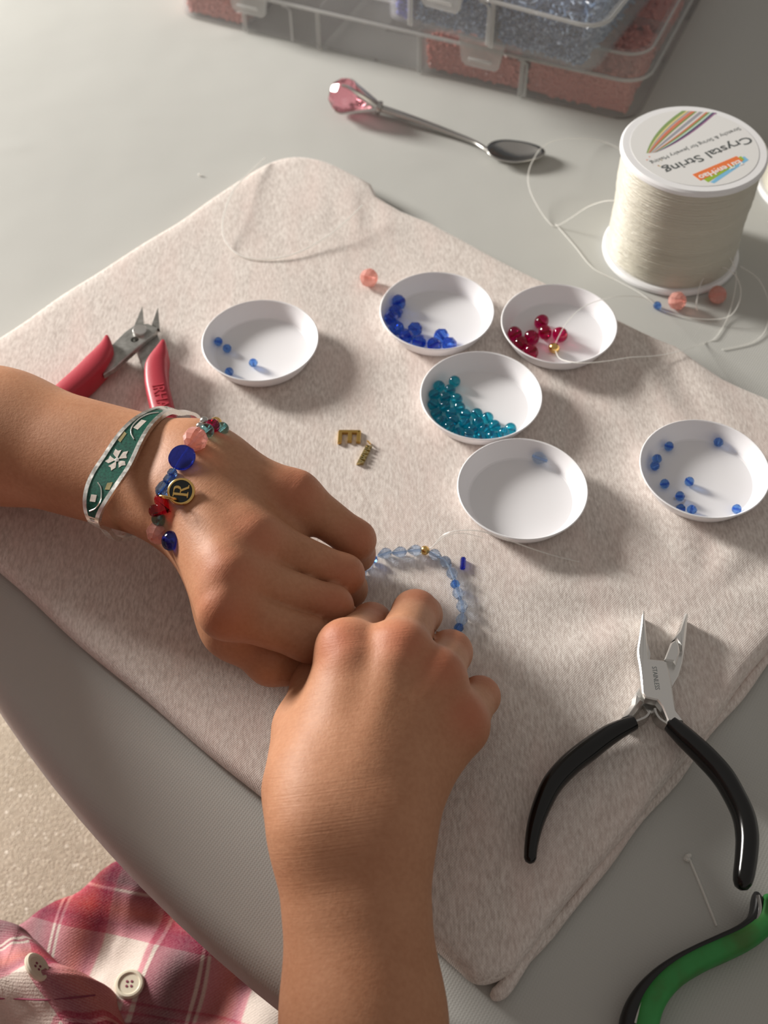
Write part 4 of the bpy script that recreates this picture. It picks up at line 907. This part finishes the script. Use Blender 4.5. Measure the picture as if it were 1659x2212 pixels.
def slab(pts, ws, z0, z1, mb, lean=0.):
    """handle: rounded rectangular section swept along a path"""
    P = smooth_path([Zr(a, b, (z0+z1)/2) for a, b in pts], 6); n_ = len(P); rr = np.interp(np.linspace(0, len(pts)-1, n_), range(len(pts)), ws); vs = []; m_ = 16
    for i in range(n_):
        d = P[min(i+1, n_-1)]-P[max(i-1, 0)]; d[2] = 0; d /= np.linalg.norm(d); s_ = np.array([-d[1], d[0], 0])
        for q in range(m_):
            a = 2*math.pi*q/m_; cx_ = math.copysign(abs(math.cos(a))**.5, math.cos(a)); cz_ = math.copysign(abs(math.sin(a))**.5, math.sin(a))
            vs.append(P[i]+s_*cx_*rr[i]+np.array([0, 0, cz_*(z1-z0)/2]))
    fs = [tuple(range(m_)), tuple((n_-1)*m_+q for q in range(m_))]
    for i in range(n_-1):
        for q in range(m_): fs.append((i*m_+q, i*m_+(q+1) % m_, (i+1)*m_+(q+1) % m_, (i+1)*m_+q))
    mb.add(vs, fs)
mb = MB(); slab([(705, 640), (670, 760), (560, 905), (420, 1050), (250, 1200), (60, 1380), (-120, 1580)], [.8, 3.6, 4.9, 5.0, 4.8, 4.6, 4.], .6, 11.5, mb); part(cu, 'handle', mb, 'red_rubber', angle=50)
mb = MB(); slab([(1330, 690), (1290, 800), (1240, 930), (1245, 1120), (1290, 1330), (1340, 1520), (1430, 1760), (1540, 1990)], [.8, 3.2, 4.6, 4.8, 4.8, 4.7, 4.4, 3.6], .6, 11.5, mb); hrd = part(cu, 'handle', mb, 'red_rubber', angle=50)
a0, a1 = Zr(1205, 1090, 11.5), Zr(1300, 1450, 11.5); xd = a1-a0; L = np.linalg.norm(xd); xd /= L; yd = np.array([-xd[1], xd[0], 0])
tm = text_mb('IRHAN', 0, (0, 0, 0), (1, 0, 0), (0, 1, 0), .1); tv = np.array(tm.V); sx_ = L/tv[:, 0].max(); sy_ = 4.6/tv[:, 1].max()
wl = text_mb('IRHAN', 0, a0-yd*.9+np.array([0, 0, -.1]), xd*sx_, yd*sy_, .28); part(hrd, 'embossed_letters', wl, 'red_rubber', smooth=False)

# ---------------------------------------------------------------- green-handled pliers (cut by the frame)
Zg = lambda a, b, z: J(1300+a/4.62, 1880+b/4.62, z)
gp_ = thing('curved_handle_pliers', 'pliers with curved green and black rubber handles lying on the cloth', 'pliers', (*J(1500, 2100, TZ)[:2], TZ))
gpath = [(1640, 250), (1670, 400), (1600, 560), (1430, 690), (1200, 800), (980, 900), (760, 1030), (590, 1190), (480, 1370), (430, 1560), (430, 1780), (520, 1990), (700, 2150)]
def gsweep(path, ws, dz, z, material, name, sq=.7):
    P = smooth_path([Zg(a, b, z) for a, b in path], 6); n_ = len(P); rr = np.interp(np.linspace(0, len(path)-1, n_), range(len(path)), ws); vs = []; m_ = 18
    for i in range(n_):
        d = P[min(i+1, n_-1)]-P[max(i-1, 0)]; d[2] = 0; d /= np.linalg.norm(d); s_ = np.array([-d[1], d[0], 0])
        f_ = min(1., (i+.6)/5.)**.5*min(1., (n_-i-.4)/4.)**.5
        for q in range(m_):
            a = 2*math.pi*q/m_; cx_ = math.copysign(abs(math.cos(a))**sq, math.cos(a)); cz_ = math.copysign(abs(math.sin(a))**sq, math.sin(a))
            vs.append(P[i]+s_*cx_*rr[i]*f_+np.array([0, 0, cz_*dz*f_]))
    fs = [tuple(range(m_)), tuple((n_-1)*m_+q for q in range(m_))]
    for i in range(n_-1):
        for q in range(m_): fs.append((i*m_+q, i*m_+(q+1) % m_, (i+1)*m_+(q+1) % m_, (i+1)*m_+q))
    mb = MB(); mb.add(vs, fs); return part(gp_, name, mb, material, angle=55)
gsweep(gpath, [2.6, 2.9, 3.0, 3.0, 3.1, 3.1, 3.2, 3.4, 3.7, 3.8, 3.6, 3.2, 2.6], 4.6, TZ+5.2, 'green_rubber', 'handle')
dpath = [(1530, 225), (1545, 360), (1500, 500), (1370, 610), (1170, 705), (930, 815), (700, 940), (500, 1100), (360, 1290), (285, 1500), (270, 1780), (380, 2030), (590, 2200)]
gsweep(dpath, [1.5, 1.7, 1.6, 1.5, 1.5, 1.5, 1.6, 1.9, 2.5, 3.0, 2.9, 2.5, 2.], 3.9, TZ+4.6, 'dark_grip', 'grip_insert')
edge = [(1560, 250), (1580, 390), (1530, 530), (1395, 645), (1185, 745), (950, 850), (720, 975), (535, 1135), (405, 1325), (335, 1530)]
mb = MB(); mb.tube(smooth_path([Zg(a, b, TZ+8.4) for a, b in edge], 6), .55, 8); part(gp_, 'steel_edge', mb, 'steel')
shift = [(2900-a*.55, b*1.05+120) for a, b in gpath]
gsweep([(a+350, b+300) for a, b in shift], [2.6, 2.9, 3, 3, 3.1, 3.1, 3.2, 3.4, 3.7, 3.8, 3.6, 3.2, 2.6], 4.6, TZ+5.2, 'green_rubber', 'handle')
mb = MB(); h0 = Zg(1000, 2480, TZ+4); mb.prism([h0+np.array(q) for q in ((-9, 10, 0), (9, 10, 0), (8, -6, 0), (3, -34, 0), (-3, -34, 0), (-8, -6, 0))], TZ+.5, TZ+8, .8); part(gp_, 'head', mb, 'bright_steel', angle=30)

# ---------------------------------------------------------------- spools
SP = J(1446, 545, TZ)[:2]; SR, SH = 31.4, 57.
def spool(name, c, label, group=None):
    s_ = thing(name, label, 'spool', (*c, TZ), group)
    for nm, z0 in (('flange', TZ), ('flange', TZ+SH-3.2)):
        mb = MB(); mb.lathe([(0, z0), (SR-.8, z0), (SR, z0+.9), (SR, z0+2.3), (SR-.9, z0+3.2), (0, z0+3.2)], 80, (*c, 0)); part(s_, nm, mb, 'white_plastic')
    mb = MB(); prof = [(SR-5, TZ+3.)]; k = 110
    for i in range(k+1):
        u = i/k; prof.append((SR-2.6+.9*u+.25*math.sin(u*11.)+.3*math.sin(i*2.2)+.22*rnd.random(), TZ+3.2+u*(SH-6.4)))
    prof.append((SR-5, TZ+SH-3.2)); mb.lathe(prof, 90, (*c, 0)); mb.F = [f for f in mb.F if len(f) == 4]; part(s_, 'wound_string', mb, 'wound_string', angle=None)
    return s_
sp = spool('string_spool', SP, 'white spool of clear crystal string with a printed label, on the cloth')
zt = TZ+SH
mb = MB(); mb.lathe([(0, zt-.02), (SR-4.2, zt-.02), (SR-4.2, zt+.12), (0, zt+.12)], 72, (*SP, 0)); lab = part(sp, 'label', mb, 'label_paper')
Zl = lambda a, b, z=None: J(1320+a/4.894, 210+b/4.894, zt+.1 if z is None else z)
tc_off = np.array([*SP, 0]) - np.array([*(.5*(Zl(120, 520)+Zl(1645, 560)))[:2], 0]); tc_off[1] = SP[1]-.5*(Zl(860, 90)[1]+Zl(800, 960)[1])
def lab_text(txt, a, b, h_, material, z=.05, bold=0.):
    p0, p1 = Zl(*a)+tc_off, Zl(*b)+tc_off; xd = p1-p0; xd[2] = 0; L = np.linalg.norm(xd); xd /= L; yd = np.array([-xd[1], xd[0], 0])
    tv = np.array(text_mb(txt, 0, (0, 0, 0), (1, 0, 0), (0, 1, 0), .1, bold=bold).V)
    part(lab, 'printed_text', text_mb(txt, 0, p0+np.array([0, 0, .02]), xd*(L/tv[:, 0].max()), yd*h_, z, bold=bold), material, smooth=False)
lab_text('Crystal String', (1440, 395), (530, 735), 6.4, 'ink', bold=.012)
lab_text('Stretchy & String for Jewelry Making', (1340, 300), (400, 665), 3.0, 'ink')
def lab_quad(q, material, z, nm='printed_band'):
    mb = MB(); mb.prism([Zl(a, b)+tc_off for a, b in q], zt+.1, zt+.12+z); return part(lab, nm, mb, material, smooth=False)
lab_quad([(1395, 605), (1445, 645), (1080, 892), (1040, 880)], 'ink_blue', .02); lab_quad([(1360, 605), (1400, 640), (1015, 880), (970, 850)], 'ink_green', .05)
lab_quad([(1315, 605), (1385, 655), (935, 862), (850, 800)], 'ink_orange', .08)
lab_text('EuTengHao', (1345, 645), (905, 815), 4.6, 'ink_white', .12, .02)
cols = ['ink_olive', 'ink_olive', 'ink_yellow', 'ink_grey', 'ink_rust', 'ink_rust', 'ink_olive', 'ink_pale', 'ink_grey', 'ink_grey', 'ink_pale', 'ink_rust', 'ink_olive', 'ink_mint', 'ink_navy', 'ink_purple']
for i, cn in enumerate(cols):
    u0, u1 = i/len(cols), (i+.82)/len(cols); mb = MB(); vs = []
    for w_ in np.linspace(0, 1, 12):
        for u in (u0, u1):
            s0 = np.array([365+100*u, 575-8*u]); e0 = np.array([745+365*u, 125+22*u]); m0 = np.array([430+350*u, 330+120*u])
            q = s0*(1-w_)**2+2*m0*w_*(1-w_)+e0*w_*w_; vs.append(Zl(*q)+tc_off+np.array([0, 0, .03+.02*(i % 3)]))
    mb.add(vs, [(2*k, 2*k+1, 2*k+3, 2*k+2) for k in range(11)]); part(lab, 'printed_strand', mb, cn, smooth=False)
for k in range(16):
    a, b = rnd.uniform(360, 560), rnd.uniform(610, 790); 
    if b > 640+(a-360)*.9: continue
    mb = MB(); q = Zl(a, b)+tc_off; mb.lathe([(0, zt+.1), (.35, zt+.1), (.35, zt+.16), (0, zt+.16)], 8, (*q[:2], 0)); part(lab, 'printed_dot', mb, rnd.choice(['ink_rust', 'ink_yellow', 'ink_pale']), smooth=False)
sp2 = spool('string_spool', np.array(J(1658, 420, TZ)[:2])+np.array([27., 4.]), 'spool of clear string standing behind the printed spool')

# ---------------------------------------------------------------- loose strings
def strand(name, pts, label, r=.32, group=None): 
    c = np.array(pts[0]); return solid(name, string_mb(pts, r*.8), 'bead_string', c, label, 'string', group)
strand('elastic_string', [J(572, 341, 1.2), J(540, 372, 3), J(505, 410, 5), J(486, 455, 5), J(481, 500, 3), J(497, 535, 1), J(530, 556, .6), J(580, 560, .8), J(640, 547, 1.5), J(700, 515, 3), J(745, 480, 5), J(783, 443, 6.5)], 'clear string curling in an open loop on the far board corner', .6)
strand('elastic_string', [J(1342, 436, TZ+24), J(1310, 434, TZ+22), J(1270, 447, TZ+14), J(1232, 472, TZ+6), J(1205, 487, TZ+1), J(1192, 486, TZ+.6), J(1170, 460, TZ+2), J(1146, 415, TZ+5), J(1141, 378, TZ+8), J(1152, 345, TZ+11), J(1175, 315, TZ+11), J(1220, 300, TZ+7), J(1290, 302, TZ+2), J(1340, 322, TZ+.5)], 'clear string leaving the printed spool and looping past the spoon', .36)
strand('elastic_string', [J(1200, 484, TZ+.6), J(1240, 530, TZ+.5), J(1280, 578, TZ+.5), J(1330, 605, TZ+.6), J(1380, 632, TZ+1), J(1412, 655, TZ+1.5), J(1420, 660, TZ+1.8), J(1435, 672, TZ+1), J(1480, 685, TZ+1), J(1540, 690, TZ+2), J(1580, 680, TZ+4), J(1600, 640, TZ+8), J(1592, 600, TZ+10), J(1560, 578, TZ+10), J(1520, 600, TZ+8), J(1505, 650, TZ+3), J(1506, 670, TZ+1)], 'clear string through the tiny blue bead, looping round a pink bead', .36)
strand('elastic_string', [J(1572, 545, TZ+14), J(1590, 590, TZ+9), J(1585, 640, TZ+4), J(1570, 690, TZ+1), J(1545, 730, TZ+.6), J(1520, 742, TZ+.6), J(1474, 757, 1.2), J(1420, 768, 2), J(1360, 772, 6), J(1310, 780, 9.5), J(1255, 784, 10), J(1212, 776, 6), J(1200, 758, 4), gp+np.array([0, 0, .5]), J(1203, 735, 6), J(1222, 700, 11), J(1250, 670, 13), J(1285, 652, 12), J(1330, 641, 11), J(1370, 640, 5), J(1398, 646, TZ+6), J(1418, 659, TZ+2)], 'clear string running through the gold bead across the ruby dish', .33)
strand('elastic_string', [J(1600, 575, TZ+6), J(1640, 605, TZ+5), J(1662, 660, TZ+3), J(1655, 710, TZ+1), J(1625, 740, TZ+.5), J(1560, 755, TZ+.5)], 'clear string coiling on the cloth at the foot of the spool', .33)
strand('elastic_string', [J(1487, 1848, TZ+1.2), J(1492, 1862, TZ+.6), J(1510, 1905, TZ+.5), J(1530, 1955, TZ+.5), J(1548, 2000, TZ+.4)], 'short clear string end lying on the cloth near the black handle', .5)
mb = MB()
for k in range(4): mb.ellipsoid(J(1485+rnd.uniform(-4, 5), 1850+rnd.uniform(-8, 8), TZ+.9), (.9, .8, .8), 8, 6)
solid('string_knot', mb, 'bead_string', J(1487, 1850, TZ), 'tiny clear knot of string on the cloth near the black handle', 'knot')
mb = MB(); mb.ellipsoid(J(431, 377, TZ+.7), (.9, .8, .7), 8, 6); solid('plastic_crumb', mb, 'bead_string', J(431, 377, TZ), 'single tiny clear crumb on the cloth beyond the board', 'crumb')

# ---------------------------------------------------------------- spoon with the crystal end
spn = thing('crystal_spoon', 'small steel spoon with a pink crystal handle end on the cloth', 'spoon', (*J(950, 270, TZ)[:2], TZ))
Zs = lambda a, b, z: J(350+a/2.212, 0+b/2.212, z)
hpth = [Zs(1035, 515, TZ+5), Zs(1150, 552, TZ+4.5), Zs(1280, 598, TZ+3.5), Zs(1400, 642, TZ+2.8), Zs(1490, 678, TZ+3.0), Zs(1545, 712, TZ+3.6), Zs(1575, 735, TZ+3.0)]
mb = MB(); mb.tube(smooth_path(hpth, 6), np.interp(np.linspace(0, 6, 37), range(7), [2.3, 2.1, 1.8, 1.45, 1.2, 1.3, 1.8]), 14, flat=.8); part(spn, 'handle', mb, 'steel')
b0, b1_ = J(1050, 330, TZ+3), J(1177, 333, TZ+3); bx = b1_-b0; L = np.linalg.norm(bx); bx /= L; by = np.array([-bx[1], bx[0], 0])
mb = MB(); vs = []; nu_, nv_ = 32, 8
for j in range(nv_+1):
    q = j/nv_
    for i in range(nu_):
        a = 2*math.pi*i/nu_; ex = math.cos(a); wd = 9.0*(1-.18*ex); vs.append(b0+bx*(L/2+ex*L/2*q)+by*math.sin(a)*wd*q+np.array([0, 0, -3.0+4.4*q*q+1.0*(ex < 0)*(-ex)*q]))
mb.add(vs, [(j*nu_+i, j*nu_+(i+1) % nu_, (j+1)*nu_+(i+1) % nu_, (j+1)*nu_+i) for j in range(nv_) for i in range(nu_)])
bw = part(spn, 'bowl', mb, 'steel', angle=None); so = bw.modifiers.new('thick', 'SOLIDIFY'); so.thickness = .0008; so.offset = 0
ca = Zs(1035, 515, TZ+5)-Zs(880, 460, TZ+9.5); ca /= np.linalg.norm(ca)
mb = MB(); A = frame(ca); cc = Zs(1038, 516, TZ+5); mb.lathe([(0, -1), (3.4, -1), (3.7, -.3), (3.7, .7), (3.2, 1.2), (0, 1.2)], 24, cc, A); part(spn, 'collar', mb, 'steel')
ck = Zs(878, 462, TZ+10.)
mb = MB(); mb.lathe([(0, -8.6), (4.6, -8.2), (8.2, -4.6), (9.3, -1), (8.6, 2.0), (4.5, 7), (.5, 11)], 10, ck, A); part(spn, 'crystal', mb, 'crystal_pink', smooth=False, label='pink faceted crystal')
for k in range(4):
    a = k*math.pi/2+.5; d = A[:, 0]*math.cos(a)+A[:, 1]*math.sin(a)
    mb = MB(); mb.tube(smooth_path([cc+ca*.2, cc-ca*6+d*3.2, ck+ca*4.5+d*7.6, ck+ca*.5+d*9.6, ck-ca*3+d*9.2], 5), np.interp(np.linspace(0, 4, 21), range(5), [2.6, 2.1, 1.3, 1.1, .9]), 8, flat=.8); part(spn, 'claw', mb, 'bright_steel')

# ---------------------------------------------------------------- bead organiser boxes
def organiser(name, label, A_, B_, depth, z0, hgt, seeds, latches, cells, rnd_corner, open_gap=None):
    """A_, B_: front bottom corners (left, right) in mm; depth runs away from the viewer"""
    ex = np.array([*(B_-A_)[:2], 0]); L = np.linalg.norm(ex); ex /= L; ey = np.array([-ex[1], ex[0], 0]); AX = np.column_stack([ex, ey, [0, 0, 1.]])
    o3 = np.array([A_[0], A_[1], z0]); tl = thing(name, label, 'bead box', o3)
    def T(q): return o3+AX@np.array(q, float)
    def rr2(x0, x1, y0, y1, r, n=6):
        out = []
        for (cx_, cy_, a0_) in ((x1-r, y0+r, -90), (x1-r, y1-r, 0), (x0+r, y1-r, 90), (x0+r, y0+r, 180)):
            for i in range(n+1): a = math.radians(a0_+90*i/n); out.append((cx_+r*math.cos(a), cy_+r*math.sin(a)))
        return out
    def shell(mb, r0, levels):
        """levels: list of (inset, z) walked along the wall section"""
        rings = [[T((x, y, z)) for x, y in rr2(i_, L-i_, i_, depth-i_, max(r0-i_, 1.))] for i_, z in levels]; n_ = len(rings[0]); vs = [p for r_ in rings for p in r_]
        fs = [(i*n_+j, i*n_+(j+1) % n_, (i+1)*n_+(j+1) % n_, (i+1)*n_+j) for i in range(len(levels)-1) for j in range(n_)]
        fs += [tuple(range(n_)), tuple((len(levels)-1)*n_+j for j in range(n_))]; mb.add(vs, fs)
    zs = hgt*.63
    mb = MB(); shell(mb, rnd_corner, [(1.2, 0), (.3, .8), (0, zs), (1.1, zs), (1.3, 1.6)]); part(tl, 'body', mb, 'clear_plastic', angle=45)
    mb = MB(); shell(mb, rnd_corner+1, [(-1.4, zs-1.5), (-1.5, zs+1.5), (-.6, hgt-2.2), (.8, hgt-.5), (3., hgt), (3., hgt-1.1), (1.0, hgt-2), (-.3, zs+1.2), (-.3, zs-1.5)]); mb.F = mb.F[:-2]+[mb.F[-2]]
    mb.F.pop(); 
    top = rr2(3, L-3, 3, depth-3, max(rnd_corner-2, 1)); k_ = len(mb.V); mb.V += [tuple(T((x, y, hgt-.4))) for x, y in top]; mb.F.append(tuple(k_+i for i in range(len(top))))
    part(tl, 'lid', mb, 'clear_plastic', angle=45)
    mb = MB(); q = rr2(-1.7, L+1.7, -1.7, depth+1.7, rnd_corner+1.7); mb.tube([T((x, y, zs+.2)) for x, y in q], 1.0, 8, closed=True); part(tl, 'rim', mb, 'clear_rib')
    mb = MB(); q = rr2(.6, L-.6, .6, depth-.6, rnd_corner); mb.tube([T((x, y, hgt-.9)) for x, y in q], .9, 8, closed=True); part(tl, 'rim', mb, 'clear_rib')
    for x in cells[1:-1]:
        mb = MB(); mb.box(T((x, depth/2, zs/2+1)), (1.2, depth-3, zs-1.5), AX); part(tl, 'divider', mb, 'clear_plastic', angle=30)
        mb = MB(); mb.box(T((x, -.2, zs/2)), (2.6, 1.2, zs-1), AX, .4); part(tl, 'rib', mb, 'clear_rib')
    for yy in (depth*.34, depth*.67):
        mb = MB(); mb.box(T((L/2, yy, zs/2+1)), (L-3, 1.2, zs-1.5), AX); part(tl, 'divider', mb, 'clear_plastic', angle=30)
    for x in latches:
        src = MB(); src.prism([(-13, 5), (13, 5), (10.5, -9.5), (8.5, -11.5), (-8.5, -11.5), (-10.5, -9.5)], 0, 2., .5); mb = MB()
        mb.add([T((x+v_[0], -2.4-v_[2], zs+1.5+v_[1])) for v_ in src.V], src.F); lt = part(tl, 'latch', mb, 'clear_rib', angle=40)
        mb = MB(); mb.box(T((x, -4.9, zs-5.2)), (13, 1.4, 1.8), AX, .5); part(lt, 'latch_ridge', mb, 'clear_rib')
        mb = MB(); mb.tube([T((x+20, -.6, zs-2)), T((x+23, -.6, zs-2)), T((x+25, -.6, zs-4)), T((x+25, -.6, 2))], .8, 8); part(tl, 'rib', mb, 'clear_rib')
    # fillings: cell index, row -> seed material
    ys = [1.6, depth*.34, depth*.67, depth-1.6]
    for (ci, ri, mt_, n_, kind, fill) in seeds:
        x0, x1 = cells[ci]+1.6, cells[ci+1]-1.6; y0, y1 = ys[ri]+1., ys[ri+1]-1.; mb = MB()
        if ci == 0: x0 += 4
        if ci == len(cells)-2: x1 -= 5
        if ri == 0: y0 += 1.5
        nl = 4
        mb.box(T(((x0+x1)/2, (y0+y1)/2, 1.8+(zs*fill-3.5)/2)), (x1-x0-2.5, y1-y0-2.5, zs*fill-4.), AX)
        for k in range(n_):
            face = rnd.random()
            if face < .42: pz = zs*fill*rnd.uniform(.88, 1.06); py = rnd.uniform(y0+1, y1-1); pxx = rnd.uniform(x0+1, x1-1)
            elif face < .8: pz = 2+rnd.random()*(zs*fill-2); py = y0+rnd.uniform(.8, 1.8); pxx = rnd.uniform(x0+1, x1-1)
            else: pz = 2+rnd.random()*(zs*fill-2); py = rnd.uniform(y0+1, y1-1); pxx = rnd.choice((x0+1.2, x1-1.2))+rnd.uniform(-.4, .4)
            c_ = T((pxx, py, pz)); d = np.array([rnd.gauss(0, 1), rnd.gauss(0, 1), rnd.gauss(0, .5)]); A3 = frame(d)
            if kind == 'bugle': src = MB().lathe([(.8, -2.2), (.8, 2.2)], 6)
            else: src = MB().ellipsoid((0, 0, 0), (1.35, 1.35, 1.0), 7, 4)
            mb.add([c_+A3@np.array(v_) for v_ in src.V], src.F)
        part(tl, 'seed_beads', mb, mt_, kind='stuff', angle=30)
    return tl
PA_, PB_ = J(378, 34, TZ), J(1372, 270, TZ)
Lb = np.linalg.norm(PB_-PA_)
c4 = [0, Lb*.17, Lb*.34, Lb*.56, Lb*.77, Lb]
organiser('bead_organiser', 'clear plastic organiser box of pink beads, lowest in the stack', PA_, PB_, 178., TZ, 38., [(0, 0, 'pink_seed', 900, 'round', .92), (1, 1, 'pink_seed', 300, 'round', .6), (3, 0, 'pink_seed', 700, 'round', .8), (4, 0, 'pink_seed', 900, 'round', .85), (4, 1, 'pink_seed', 500, 'round', .8), (4, 2, 'pink_seed', 500, 'round', .8), (3, 1, 'pink_seed', 500, 'round', .8)],
          [Lb*.19, Lb*.69], c4, 13.)
z1 = TZ+38.2
PC_, PD_ = J(826, 40, z1), J(1280, 166, z1)
Lc = np.linalg.norm(PD_-PC_)
organiser('bead_organiser', 'clear plastic organiser box of blue bugle beads stacked on the pink one', PC_, PD_, 225., z1, 40., [(0, 0, 'violet_seed', 500, 'bugle', .95), (1, 0, 'blue_seed', 1100, 'bugle', .92), (2, 0, 'blue_seed', 1300, 'bugle', .9), (2, 1, 'violet_seed', 700, 'bugle', .9), (1, 1, 'blue_seed', 600, 'bugle', .9)],
          [Lc*.30], [0, Lc*.14, Lc*.53, Lc], 10.)
